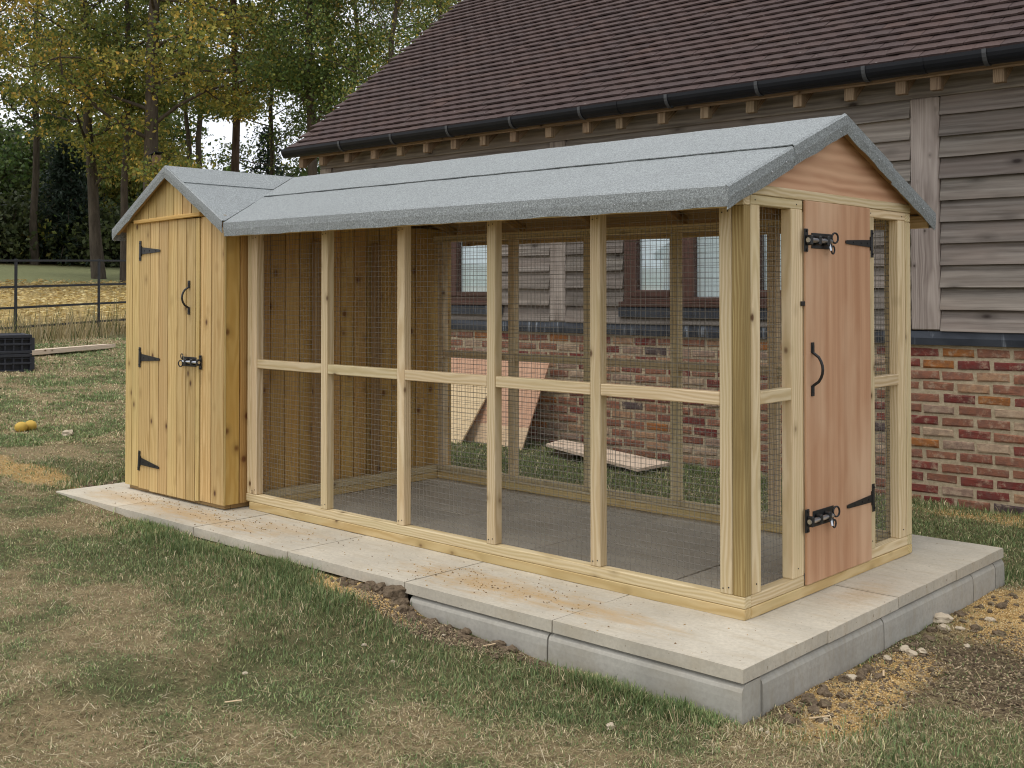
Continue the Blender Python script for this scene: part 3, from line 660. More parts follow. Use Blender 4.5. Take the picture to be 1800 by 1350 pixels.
for s_, d1 in ((-1, .606), (1, .60)):
    top = [(RX + s_ * d1 * i / 12, FYF, sz(RX + s_ * d1 * i / 12, .006)) for i in range(13)]
    felt_strip('verge_felt', [[Vector(p) + Vector((0, -.003, -.066)) for p in top], [Vector(p) + Vector((0, -.006, -.03)) for p in top], [Vector(p) + Vector((0, -.005, -.004)) for p in top], [Vector(p) + Vector((0, .004, 0)) for p in top]], wav=.003, seed=60 + s_)
    timber('barge_soffit', (RX + s_ * .012, FYF + .016, SRZ - .028), (RX + s_ * (d1 - .02), FYF + .016, SRZ - SSL * (d1 - .02) - .026), .022, .03, 'soffit', av)
# clout nails
bm = bmesh.new(); rr = random.Random(9)
def nail(p, nrm):
    bmesh.ops.create_cone(bm, cap_ends=True, segments=6, radius1=.0034, radius2=.0024, depth=.003, matrix=Matrix.Translation(p) @ Vector(nrm).to_track_quat('Z', 'Y').to_matrix().to_4x4())
for i in range(22): nail((X0 + .1 + i * .145 + rr.uniform(-.05, .05), RY - .9125 - rr.uniform(0, .002), FEZ - .04 + rr.uniform(-.018, .014)), (0, -1, 0))
for s_ in (-1, 1):
    for i in range(7): d = .05 + i * .12 + rr.uniform(-.04, .04); nail((XV + .0145, RY + s_ * d, rz(RY + s_ * d) - .04 + rr.uniform(-.012, .012)), (1, 0, 0))
for i in range(9): t = i / 9 + .05; nail((RX + .6 * (1 - t) + .012, FYF + .02 + (RY - FYF) * t - .012, sz(RX + .6 * (1 - t)) + .009), (0, 0, 1))
for i in range(8): nail((RX + .175, FYF + .05 + i * .075, sz(RX + .175, .0125)), (.4, 0, 1))
o = bmobj('felt_nails', bm, 'nail', av, Matrix()); o['kind'] = 'stuff'

# ------------------------------------------------------------------ barn
BY = 3.57; BX0, BX1 = -7.1, 2.3
barn = empty('barn', (-2.4, BY, -.2)); tag(barn, 'long barn of red brick and weathered oak boards under a clay tiled roof', 'barn')
mort = block('brick_plinth', BX0, BX1, BY + .0035, BY + .25, -.5, .86, 'mortar', barn, bev=0)
tag(mort, 'low wall of mixed red bricks in pale mortar')
block('footing', BX0 - .01, BX1, BY - .012, BY + .2, -.5, -.172, 'plinth', barn, bev=.01)
def brick_geo(l, h, d, seed):
    rr = random.Random(seed); bm = bmesh.new()
    bmesh.ops.create_cube(bm, size=1, matrix=Matrix.Diagonal((l, d, h, 1)))
    bmesh.ops.bevel(bm, geom=[e for e in bm.edges if all(v.co.y < 0 for v in e.verts)], offset=.011, segments=2, affect='EDGES', profile=.6)
    for v in bm.verts:
        v.co += Vector((rr.uniform(-.004, .004), rr.uniform(-.002, .002), rr.uniform(-.0035, .0035)))
    bmesh.ops.delete(bm, geom=[f for f in bm.faces if f.normal.y > .9], context='FACES')
    me = bpy.data.meshes.new('brick'); bm.to_mesh(me); bm.free(); me.materials.append(M['brick']); return me
BV = [brick_geo(.2, .0555, .06, i) for i in range(7)]
rest = []
PITCHX, GA = .2215, .0735
for row in range(14):
    z = .857 - GA * (row + .5) - .006; off = (row % 2) * PITCHX / 2 + random.uniform(-.012, .012) - .02
    x = BX0 + .1 + off
    while x < BX1:
        loc = (x + random.uniform(-.004, .004), BY + .03 - random.uniform(.0, .006), z + random.uniform(-.003, .003))
        rot = Matrix.Rotation(random.uniform(-.012, .012), 4, 'Y') @ Matrix.Rotation(random.uniform(-.015, .015), 4, 'Z')
        mw = Matrix.Translation(loc) @ rot; me = random.choice(BV)
        if -4.35 < x < .08: reg(bpy.data.objects.new('brick', me), mw, mort)
        else: rest.append((me, mw))
        x += PITCHX
def join_meshes(name, items, mat, parent):
    V = []; Fc = []; rn = []
    for me, mw in items:
        b = len(V); V += [mw @ v.co for v in me.vertices]; r_ = random.random()
        for p in me.polygons: Fc.append(tuple(b + i for i in p.vertices)); rn.append(r_)
    o = mk(name, V, Fc, mat, parent, rnd=rn); o['kind'] = 'stuff'; return o
join_meshes('bricks_beyond', rest, 'brick', mort)
# lead flashing, posts, boards
V = []; Fc = []; xsf = np.arange(BX0, BX1, .12)
for i, x in enumerate(xsf):
    j = random.uniform(-.003, .003)
    for y, z in ((BY + .02, .955), (BY - .022, .948), (BY - .030 + j, .905), (BY - .027 + j, .862 + j), (BY - .004, .860)): V.append((x, y, z))
for i in range(len(xsf) - 1):
    for k in range(4): Fc.append((i * 5 + k, i * 5 + k + 1, i * 5 + k + 6, i * 5 + k + 5))
mk('lead_flashing', V, Fc, 'lead', barn)
POSTS = [(-7.1, -6.92), (-3.99, -3.82), (-.88, -.692), (2.12, 2.3)]
for a, b in POSTS: block('oak_post', a, b, BY - .03, BY + .16, .955, 2.46, 'oak_post', barn, bev=.008)
block('sheathing', BX0 + .02, BX1 - .02, BY + .06, BY + .2, .87, 2.75, 'dark_room', barn, bev=0) if False else None
WINS = [(-5.26, -4.56, 1.125, 2.12), (-3.222, -1.60, 1.125, 2.12)]
def clap(x0, x1, z, h=.1385):
    """feather-edge board with an uneven lower edge"""
    n_ = max(2, int((x1 - x0) / .13)); V = []; L_ = x1 - x0; c = Vector(((x0 + x1) / 2, BY - .01, z)); ph = random.uniform(0, 50); t = random.uniform(-.006, .006)
    for i in range(n_ + 1):
        x = -L_ / 2 + L_ * i / n_; e = float(fbm(np.array([x * 2.2 + ph]), np.array([ph]), 5, 3)[0] - .5) * .012
        V += [(x, .022, h + .025), (x, .012, h + .025), (x, -.026 + t, e), (x, .012, e + .004)]
    Fc = [(0, 1, 2, 3)] + [tuple(n_ * 4 + k for k in (3, 2, 1, 0))]
    for i in range(n_):
        for k in range(4): Fc.append((i * 4 + k, i * 4 + 4 + k, i * 4 + 4 + (k + 1) % 4, i * 4 + (k + 1) % 4))
    return mk('weatherboard', V, Fc, 'oak_board', barn, Matrix.Translation(c))
ZB = [.950, 1.088, 1.231, 1.373, 1.511, 1.65, 1.788, 1.927, 2.065, 2.197, 2.335]
for i, z in enumerate(ZB):
    h = (ZB[i + 1] if i < 10 else 2.46) - z
    for (a, b) in ((POSTS[0][1], POSTS[1][0]), (POSTS[1][1], POSTS[2][0]), (POSTS[2][1], POSTS[3][0])):
        seg = [(a + .004, b - .004)]
        for w0, w1, z0, z1 in WINS:
            if z + h > z0 - .02 and z < z1: seg = [q for s0, s1 in seg for q in ([(s0, s1)] if w1 < s0 or w0 > s1 else [(s0, w0 - .004), (w1 + .004, s1)])]
        for s0, s1 in seg: clap(s0, s1, z, h)
block('head_board', BX0, BX1, BY - .024, BY + .01, 2.462, 2.66, 'oak_board', barn)
# backing wall (closed inside) round the windows
for x0, x1 in ((BX0 + .03, WINS[0][0]), (WINS[0][1], WINS[1][0]), (WINS[1][1], BX1 - .03)): block('wall_core', x0, x1, BY + .02, BY + .22, .87, 2.7, 'dark_room', barn, bev=0)
for x0, x1, z0, z1 in WINS:
    block('wall_core', x0 + .0005, x1 - .0005, BY + .02, BY + .22, .87, z0 - .01, 'dark_room', barn, bev=0); block('wall_core', x0 + .0005, x1 - .0005, BY + .02, BY + .22, z1 + .01, 2.7, 'dark_room', barn, bev=0)
def window(x0, x1, z0, z1, lights, label):
    f = block('window', x0 + .01, x1 - .01, BY + .045, BY + .055, z0 + .02, z1 - .01, 'blind', barn, bev=0); tag(f, label)
    def wd(name, *a): return block(name, *a, 'window_wood', f, bev=.003)
    wd('frame', x0, x0 + .06, BY - .015, BY + .044, z0, z1); wd('frame', x1 - .06, x1, BY - .015, BY + .044, z0, z1)
    wd('frame', x0 + .0605, x1 - .0605, BY - .013, BY + .044, z1 - .06, z1); wd('frame', x0 + .0605, x1 - .0605, BY - .013, BY + .044, z0, z0 + .035)
    wd('sill', x0 - .02, x1 + .02, BY - .06, BY + .02, z0 - .04, z0 - .0005)
    prev = x0 + .0605
    for (gx0, gx1, gz0, cas) in lights:
        if gx0 - prev > .01: wd('mullion', prev, gx0 - .0005, BY - (.02 if cas else .01), BY + .044, z0 + .036, z1 - .061)
        wd('glazing_bar', gx0, gx1, BY - (.02 if cas else .01), BY + .044, z0 + .036, gz0); wd('glazing_bar', gx0, gx1, BY - (.02 if cas else .01), BY + .044, z1 - .13, z1 - .061)
        block('pane', gx0 + .0005, gx1 - .0005, BY + .02, BY + .026, gz0 + .0005, z1 - .1305, 'glass', f, bev=0); prev = gx1 + .0005
    if x1 - .0605 - prev > .01: wd('mullion', prev, x1 - .0605, BY - .018, BY + .044, z0 + .036, z1 - .061)
    block('lead_apron', x0 - .03, x1 + .03, BY - .05, BY - .02, z0 - .125, z0 - .045, 'lead', f, bev=.004)
window(*WINS[0], [(-5.107, -4.71, 1.20, True)], 'small brown window with one pale light')
window(*WINS[1], [(-3.10, -2.79, 1.215, True), (-2.57, -2.18, 1.160, False), (-2.0, -1.72, 1.215, True)], 'wide brown three-light window')
# roof: tiles, rafters, gutter
TH = math.atan(.808); cs, sn = math.cos(TH), math.sin(TH); EY, EZZ = 3.285, 2.640
RAFL = 4.7
roof = sheet('roof', [(BX0 - .12, EY + .05, EZZ + .03), (BX1 + .3, EY + .05, EZZ + .03), (BX1 + .3, EY + RAFL * cs, EZZ + RAFL * sn - .01), (BX0 - .12, EY + RAFL * cs, EZZ + RAFL * sn - .01)], .02, 'oak_brown', barn)
tag(roof, 'steep roof of dark purple-brown plain clay tiles')
def tile_geo(seed):
    rr = random.Random(seed); V = []; l, wd, t = .150, .162, .013; bow = rr.uniform(.001, .003)
    for v_ in (0, l):
        for u in (-.5, 0, .5):
            z = bow * (1 - (2 * u) ** 2) + rr.uniform(-.001, .001); V.append((u * wd, v_, z + t)); V.append((u * wd, v_, z))
    q = lambda a, b: (a * 3 + b) * 2
    Fc = []
    for b in (0, 1):
        Fc.append((q(0, b), q(0, b + 1), q(1, b + 1), q(1, b))); Fc.append((q(0, b) + 1, q(0, b + 1) + 1, q(0, b + 1), q(0, b)))
    Fc.append((q(0, 0), q(1, 0), q(1, 0) + 1, q(0, 0) + 1)); Fc.append((q(0, 2) + 1, q(1, 2) + 1, q(1, 2), q(0, 2)))
    me = bpy.data.meshes.new('tile'); me.from_pydata(V, [], Fc); me.materials.append(M['tile']); return me
TV = [tile_geo(i) for i in range(8)]; rest = []; cnt = 0
GAU = .0985; TW = .165
SLOPE = Matrix(((1, 0, 0, 0), (0, cs, -sn, 0), (0, sn, cs, 0), (0, 0, 0, 1)))
nrow = int(RAFL / GAU)
for row in range(nrow):
    x = BX0 - .12 + (row % 2) * TW / 2
    while x < BX1 + .3:
        s_ = row * GAU
        lift = .026 + random.uniform(0, .004)
        mw = Matrix.Translation((x, EY + s_ * cs, EZZ + s_ * sn)) @ SLOPE @ Matrix.Translation((0, 0, lift)) @ Matrix.Rotation(-.19 + random.uniform(-.012, .012), 4, 'X') @ Matrix.Rotation(random.uniform(-.008, .008), 4, 'Z')
        me = random.choice(TV)
        if row < 13 and -3.95 < x < -.12 - row * .0: reg(bpy.data.objects.new('tile', me), mw, roof); cnt += 1
        else: rest.append((me, mw))
        x += TW
join_meshes('tiles_beyond', rest, 'tile', roof)
# verge undercloak and far side
RYB, RZB = EY + RAFL * cs, EZZ + RAFL * sn
block('roof_far_side', BX0 - .12, BX1 + .3, RYB - .02, RYB + .02, RZB - .03, RZB + .03, 'tile', barn) 
sheet('far_roof_slope', [(BX0 - .12, RYB, RZB), (BX1 + .3, RYB, RZB), (BX1 + .3, 2 * RYB - EY, EZZ), (BX0 - .12, 2 * RYB - EY, EZZ)], .05, 'tile', barn)
prism('gable_wall', [(BY + .1, -.3), (2 * RYB - BY, -.3), (2 * RYB - BY, 2.75), (RYB, RZB - .12), (BY + .1, 2.75)], 0, BX0, BX0 + .08, 'oak_board', barn, (BX0, RYB, 2), ROTY)
prism('gable_wall', [(BY + .1, -.3), (2 * RYB - BY, -.3), (2 * RYB - BY, 2.75), (RYB, RZB - .12), (BY + .1, 2.75)], 0, BX1 - .08, BX1, 'oak_board', barn, (BX1, RYB, 2), ROTY)
rx = [-.25, -.635, -.86, -1.21, -1.585, -1.955]
while rx[-1] > -6.9: rx.append(rx[-1] - random.uniform(.33, .40))
rx += [.12, .48, .85, 1.2, 1.55, 1.9]
for x in rx:
    timber('rafter_foot', (x, 3.375, 2.515), (x, 3.375 + .45 * cs, 2.515 + .45 * sn), .066, .085, 'oak_brown', barn)
    block('rafter_end', x - .034, x + .034, 3.348, 3.40, 2.466, 2.56, 'oak_brown', barn)
block('fascia', BX0 - .05, BX1 + .2, 3.325, 3.346, 2.548, 2.645, 'oak_brown', barn)
prof = [(-.064 * math.cos(t), -.078 * math.sin(t)) for t in np.linspace(-.12, math.pi + .05, 12)]
def gprof(x0, x1, pr, th): 
    V = []; k = len(pr)
    for x in (x0, x1):
        for a, b in pr: V.append((x, 3.262 + a, 2.640 + b))
        for a, b in pr: V.append((x, 3.262 + a * (1 - th), 2.640 + b * (1 - th) + .001))
    Fc = []
    for i in range(k - 1):
        Fc += [(i, i + 1, i + 1 + 2 * k, i + 2 * k), (i + k + 1, i + k, i + 3 * k, i + 1 + 3 * k), (i, i + k, i + k + 1, i + 1), (i + 2 * k, i + 1 + 2 * k, i + 1 + 3 * k, i + 3 * k)]
    Fc += [(0, 2 * k, 3 * k, k), (k - 1, 2 * k - 1, 4 * k - 1, 3 * k - 1)]
    return V, Fc
V, Fc = gprof(BX0 - .2, BX1 + .3, prof, .05); gut = mk('gutter', V, Fc, 'gutter', barn, smooth=False)
V, Fc = gprof(BX0 - .2, BX0 - .19, prof, .98); mk('stop_end', V, Fc, 'gutter', gut)
for x in [-6.37, -5.62, -4.88, -4.13, -3.39, -2.57, -1.82, -1.04, -.28, .5, 1.25]:
    V, Fc = gprof(x - .013, x + .013, [(a * 1.09, b * 1.09) for a, b in prof], .05); mk('gutter_bracket', V, Fc, 'bracket', gut)
for x in (-3.05, -.68): V, Fc = gprof(x - .03, x + .03, [(a * 1.05, b * 1.05) for a, b in prof], .04); mk('gutter_union', V, Fc, 'gutter', gut)

# ------------------------------------------------------------------ sheets and plank by the barn
def lean(name, x0, x1, yb, yt, zt, mat, th, label, cat):
    zb = min(hz(x0, yb), hz(x1, yb)) - .01; a = Vector(((x0 + x1) / 2, yb, zb)); b = Vector(((x0 + x1) / 2, yt, zt))
    o = timber(name, a, b, x1 - x0, th, mat, None, up=(0, -1, .6), bev=.0015); tag(o, label, cat); return o
lean('plywood_sheet', -5.15, -3.955, 3.155, 3.505, .605, 'lean_ply', .014, 'pink plywood sheet with a pale lower band leaning on the brick wall', 'plywood sheet')
lean('strand_board', -5.35, -4.50, 2.995, 3.42, .43, 'osb', .016, 'pale flaky board leaning in front of the pink plywood sheet', 'board')
pl = [(-3.67, 3.13, -.0), (-3.75, 3.43, -.0), (-2.60, 3.285, -.055), (-2.60, 2.89, -.055)]
o = sheet('loose_plank', [pl[0], pl[3], pl[2], pl[1]], .022, 'pale_wood', None); tag(o, 'short wide pale plank lying on the grass by the brick wall', 'plank')
bl = block('propping_block', -3.6, -3.42, 3.15, 3.35, hz(-3.5, 3.25) - .01, -.026, 'soil', None, bev=.01); tag(bl, 'dark clod under the pale plank by the brick wall', 'clod')

# ------------------------------------------------------------------ field fence, crates, stake
fence = empty('estate_fence', (-13.3, 3.1, .5)); tag(fence, 'black iron estate fence with five rails at the field edge', 'fence')
d_ = Vector((-.62, 1.52, 0)); q0 = Vector((-13.27, 3.12, 0))
bm_posts = []
def fpt(k): 
    p = q0 + d_ * k; return Vector((p.x, p.y, hz(p.x, p.y)))
for k in range(-3, 8):
    p = fpt(k); g = d_.normalized()
    timber('fence_post', p - Vector((0, 0, .2)), p + Vector((0, 0, 1.13)), 0.042, .02, 'fence', fence, up=Vector((-g.y, g.x, 0)), bev=.002)
    if k < 7:
        n2 = fpt(k + 1); 
        for zz, w_, h_ in ((1.105, .028, .028), (.745, .012, .032), (.46, .012, .032), (.19, .012, .032), (-.02, .012, .03)):
            timber('fence_rail', p + Vector((0, 0, zz)), n2 + Vector((0, 0, zz)), w_, h_, 'fence', fence, bev=.002)
def crate(z, label):
    c = empty('plastic_crate', (-10.35, 1.55, z)); tag(c, label, 'crate', 'crates stacked on the lawn')
    u = Vector((.42, -.90, 0)).normalized() * -1; 
    L_, D_, H_ = .80, .60, .205
    u = Vector((.26, .96, 0)).normalized(); v = Vector((-u.y, u.x, 0)); o = Vector((-10.12, 1.93, z)) - u * L_
    def bar(name, a0, a1, b0, b1, z0, z1):
        pa = o + u * a0 + v * ((b0 + b1) / 2) + Vector((0, 0, (z0 + z1) / 2)); pb = o + u * a1 + v * ((b0 + b1) / 2) + Vector((0, 0, (z0 + z1) / 2))
        return timber(name, pa, pb, abs(b1 - b0), z1 - z0, 'crate', c, bev=.003)
    bar('rim', 0, L_, -.012, .03, H_ - .035, H_); bar('rim', 0, L_, D_ - .03, D_, H_ - .035, H_); bar('rim', 0, L_, -.012, .03, .0, .03); bar('rim', 0, L_, -.01, .02, .09, .112); bar('rim', 0, L_, -.006, .02, .15, .158)
    for a in (0, L_ - .03): bar('rim', a, a + .03, 0, D_, H_ - .034, H_ - .002)
    k = 9
    for i in range(k + 1):
        a = i * (L_ - .022) / k; bar('rib', a, a + (.05 if i in (0, k) else .018), -.004, .018, .0305, H_ - .0355)
    bar('inner_wall', .01, L_ - .01, .06, .07, .01, H_ - .03); bar('inner_wall', .01, L_ - .01, D_ - .03, D_ - .02, .01, H_ - .01); bar('side_wall', 0, .012, .03, D_ - .03, .01, H_ - .036); bar('side_wall', L_ - .012, L_, .03, D_ - .03, .01, H_ - .036)
    bar('base', .012, L_ - .012, .03, D_ - .03, H_ - .05, H_ - .02)
    for i in range(6): bar('lid_rib', .03, L_ - .03, .06 + i * .09, .075 + i * .09, H_ - .0195, H_ - .004)
zc = hz(-10.2, 1.6) - .02
crate(zc, 'lower black plastic crate standing on the lawn'); crate(zc + .21, 'upper black plastic crate on top of the other')
a = Vector((-11.05, 1.2, hz(-11.05, 1.2) + .05)); b = Vector((-11.9, 3.85, hz(-11.9, 3.85) + .05)); d = (b - a).normalized()
stk = timber('pointed_stake', a, b, .15, .07, 'pale_wood', None, bev=.004); tag(stk, 'pale sawn stake with a pointed end lying before the fence', 'stake')
bm = bmesh.new(); bm.from_mesh(stk.data); L2 = (b - a).length / 2
for v in bm.verts:
    if v.co.x > 0: v.co.y *= .12; v.co.z *= .5
bmesh.ops.bisect_plane(bm, geom=bm.verts[:] + bm.edges[:] + bm.faces[:], plane_co=(L2 - .16, 0, 0), plane_no=(1, 0, 0))
for v in bm.verts:
    if abs(v.co.x - (L2 - .16)) < .001: v.co.y = math.copysign(.065, v.co.y) if abs(v.co.y) > .001 else 0; v.co.z = math.copysign(.025, v.co.z)
bm.to_mesh(stk.data); bm.free()

def lump(name, loc, r_, mat, label, cat, group=None, seed=0, sq=(1, 1, .6), jit=.25, parent=None, sub=2):
    rr = random.Random(seed); bm = bmesh.new(); bmesh.ops.create_icosphere(bm, subdivisions=sub, radius=1)
    for v in bm.verts: v.co = Vector((v.co.x * sq[0], v.co.y * sq[1], v.co.z * sq[2])) * r_ * (1 + rr.uniform(-jit, jit))
    me = bpy.data.meshes.new(name); bm.to_mesh(me); bm.free(); me.materials.append(M[mat])
    o = reg(bpy.data.objects.new(name, me), Matrix.Translation(loc) @ Matrix.Rotation(rr.uniform(0, 6), 4, 'Z'), parent)
    if label: tag(o, label, cat, group)
    return o
x, y = -6.62, .27
for i, dx in enumerate((0, .1)):
    yy = y + dx * .9; o = lump('yellow_ball', (x - dx * .35, yy, hz(x, yy) + .035), .048, 'ball', ('left', 'right')[i] + ' one of two small yellow windfalls on the lawn', 'fruit', 'yellow windfalls', seed=i, sq=(1, 1, .9), jit=.03, sub=3)
    o.data.polygons.foreach_set('use_smooth', [True] * len(o.data.polygons))
lump('white_stone', (-6.22, .46, hz(-6.22, .46) + .02), .045, 'stone', 'white stone on the lawn left of the shed', 'stone', seed=5)

# ------------------------------------------------------------------ loose stones, chips, clods, sand
def bpz(px, py, z):
    """photo pixel to a point at height z (used only to read positions off the photograph)"""
    cyaw, syaw = math.cos(YAW), math.sin(YAW); cp, sp = math.cos(PITCH), math.sin(PITCH)
    fw = Vector((syaw * cp, cyaw * cp, sp)); rt = Vector((cyaw, -syaw, 0)); up = Vector((-syaw * sp, -cyaw * sp, cp))
    d = fw + rt * ((px - 899.81) / FPX) - up * ((py - 476.98) / FPX); t = (z - CAM.z) / d.z; return CAM + d * t
stones = [(1655, 1093, .05), (1660, 1108, .035), (1688, 1107, .02), (1740, 1092, .025), (1590, 1145, .03), (1602, 1152, .03), (1620, 1148, .025), (1560, 1160, .022), (1700, 1138, .02), (1495, 1195, .03), (1338, 1285, .02), (1250, 1165 + 100, .02), (1073, 1280, .035), (955, 1160, .02), (640, 1135, .02), (780, 1118, .018), (430, 1152, .02), (1350, 1290, .02), (1450, 1268, .02), (690, 1165, .018), (1085, 1200, .02)]
for i, (px, py, r_) in enumerate(stones):
    z = -.17; r_ *= 1 if px > 1400 else .65
    for _ in range(4): p = bpz(px, py, z); z = hz(p.x, p.y)
    lump('loose_stone', (p.x, p.y, z + r_ * .3), r_ * .75, 'stone', ('small pale limestone chip on the sandy soil right of the kerb' if px > 1400 else 'small pale limestone chip in the grass in front of the base'), 'stone', ('stones on the sandy soil' if px > 1400 else 'stones in the grass'), seed=i + 20, sq=(1.2, .8, .55), jit=.22)
for i, (px, py, ang, l) in enumerate(((1553, 1190, 1.3, .05), (1440, 1268, .2, .07), (860, 1140, .4, .05), (410, 1240, .2, .055))):
    z = -.17
    for _ in range(4): p = bpz(px, py, z); z = hz(p.x, p.y)
    u = Vector((math.cos(ang + .7), math.sin(ang + .7), 0)) * l / 2
    o = timber('wood_chip', p + u * -1 + Vector((0, 0, .012)), p + u + Vector((0, 0, .016)), .007, .003, 'chip', None, bev=.001)
    tag(o, 'thin pale splinter of wood dropped on the grass before the base', 'wood chip', 'splinters on the ground')
bm = bmesh.new(); rr = random.Random(77)
def clod(x, y, r_):
    v = bmesh.ops.create_icosphere(bm, subdivisions=2, radius=r_, matrix=Matrix.Translation((x, y, hz(x, y) + r_ * .25)) @ Matrix.Rotation(rr.uniform(0, 6), 4, 'Z') @ Matrix.Diagonal((rr.uniform(.8, 1.5), rr.uniform(.7, 1.2), rr.uniform(.5, .9), 1)))['verts']
    for q in v: q.co += Vector((rr.uniform(-1, 1), rr.uniform(-1, 1), rr.uniform(-1, 1))) * r_ * .22
for i in range(170):
    t = rr.random()
    clod(SX1 + .03 + abs(rr.gauss(0, .09)) + .0, -.35 + t * 2.1, rr.choice((.004, .006, .009, .012, .02)) * rr.uniform(.6, 1.2))
for i in range(120): clod(rr.uniform(.45, 1.2), rr.uniform(.1, 1.4), rr.uniform(.004, .011))
for i in range(130): clod(-1.5 + rr.gauss(0, .28) + .2, SY0 - .02 - abs(rr.gauss(0, .05)), rr.choice((.005, .008, .012, .022)) * rr.uniform(.6, 1.1))
for i in range(60): clod(-.7 + rr.gauss(0, .25), SY0 - .03 - abs(rr.gauss(0, .03)), rr.uniform(.005, .016))
for cx, cy, cr_ in ((-1.37, -.485, .045), (-1.45, -.5, .035), (-1.31, -.5, .03), (-1.52, -.49, .03)): clod(cx, cy, cr_)
for i in range(50): clod(SX0 - abs(rr.gauss(0, .06)), rr.uniform(-.3, .5), rr.uniform(.006, .016))
o = bmobj('soil_clods', bm, 'soil', None, Matrix()); tag(o, 'dark crumbs and clods of dug soil along the kerb', 'soil', kind='stuff')
# sand grains
def grains(n_, sampler, size, pal, name, label, cat):
    P_ = []; 
    x, y = sampler(n_); z = height(x, y); k = len(x); s_ = size * RNG.uniform(.5, 1.5, k)
    oc = np.array([(1, 0, 0), (-1, 0, 0), (0, 1, 0), (0, -1, 0), (0, 0, 1), (0, 0, -1)], float); tri = np.array([(0, 2, 4), (2, 1, 4), (1, 3, 4), (3, 0, 4), (2, 0, 5), (1, 2, 5), (3, 1, 5), (0, 3, 5)])
    V = oc[None] * s_[:, None, None] * RNG.uniform(.6, 1.3, (k, 6, 1)) * np.array([1, 1, .7]); V += np.stack([x, y, z + s_ * .2], -1)[:, None]
    Fx = tri[None] + (np.arange(k) * 6)[:, None, None]; pal = np.array(pal); c = pal[RNG.integers(0, len(pal), k)] * RNG.uniform(.75, 1.25, (k, 1))
    o = mk_np(name, V.reshape(-1, 3), Fx.reshape(-1, 3), 'sand', None, np.repeat(c, 6, 0)); tag(o, label, cat, kind='stuff'); return o
def sandsmp(n_):
    x = np.concatenate([RNG.uniform(.28, 1.25, n_ * 3), RNG.uniform(-2.3, -1.1, n_), RNG.uniform(-6.2, -4.4, n_ // 2), RNG.uniform(-1, .8, n_ // 2)])
    y = np.concatenate([RNG.uniform(-.7, 2.0, n_ * 3), RNG.uniform(-.64, -.47, n_), RNG.uniform(-.8, .2, n_ // 2), RNG.uniform(3.1, 3.55, n_ // 2)])
    d, s_, so, lu = masks(x, y); keep = RNG.random(len(x)) < np.clip(s_ * 1.1, 0, 1); return x[keep], y[keep]
grains(40000, sandsmp, .0031, [(.55, .37, .15), (.45, .29, .11), (.62, .48, .27), (.33, .21, .09), (.5, .33, .14)], 'sand', 'spilt yellow building sand and grit beside the kerb', 'sand')
def soilsmp(n_):
    x = np.concatenate([RNG.uniform(.28, 1.7, n_ * 3), RNG.uniform(-1.9, -.5, n_)]); y = np.concatenate([RNG.uniform(-.5, 1.9, n_ * 3), RNG.uniform(-.66, -.475, n_)])
    d, s_, so, lu = masks(x, y); keep = RNG.random(len(x)) < so; return x[keep], y[keep]
grains(7000, soilsmp, .0055, [(.13, .095, .062), (.19, .14, .09), (.09, .065, .045), (.25, .19, .12), (.36, .28, .18)], 'soil_crumbs', 'loose brown soil crumbs scattered in front of the kerb', 'soil')
def slabsmp(n_):
    x = np.concatenate([RNG.normal(-1.0, .3, n_), RNG.normal(-3.2, .5, n_), RNG.uniform(SX0, SX1 - .02, n_ // 2)]); y = np.concatenate([RNG.normal(-.25, .08, n_), RNG.normal(-.22, .08, n_), RNG.uniform(SY0 + .01, -.03, n_ // 2)])
    k = (x > SX0 + .02) & (x < SX1 - .02) & (y > SY0 + .01) & ((y < -.02) & ((x > XL) | (y < FY - .02))); return x[k], y[k]
_h = height; height = lambda x, y: np.zeros_like(x)
grains(260, slabsmp, .0035, [(.4, .26, .11), (.2, .13, .07), (.5, .35, .18)], 'grit', 'grit and crumbs trodden onto the paving slabs', 'grit')
height = _h

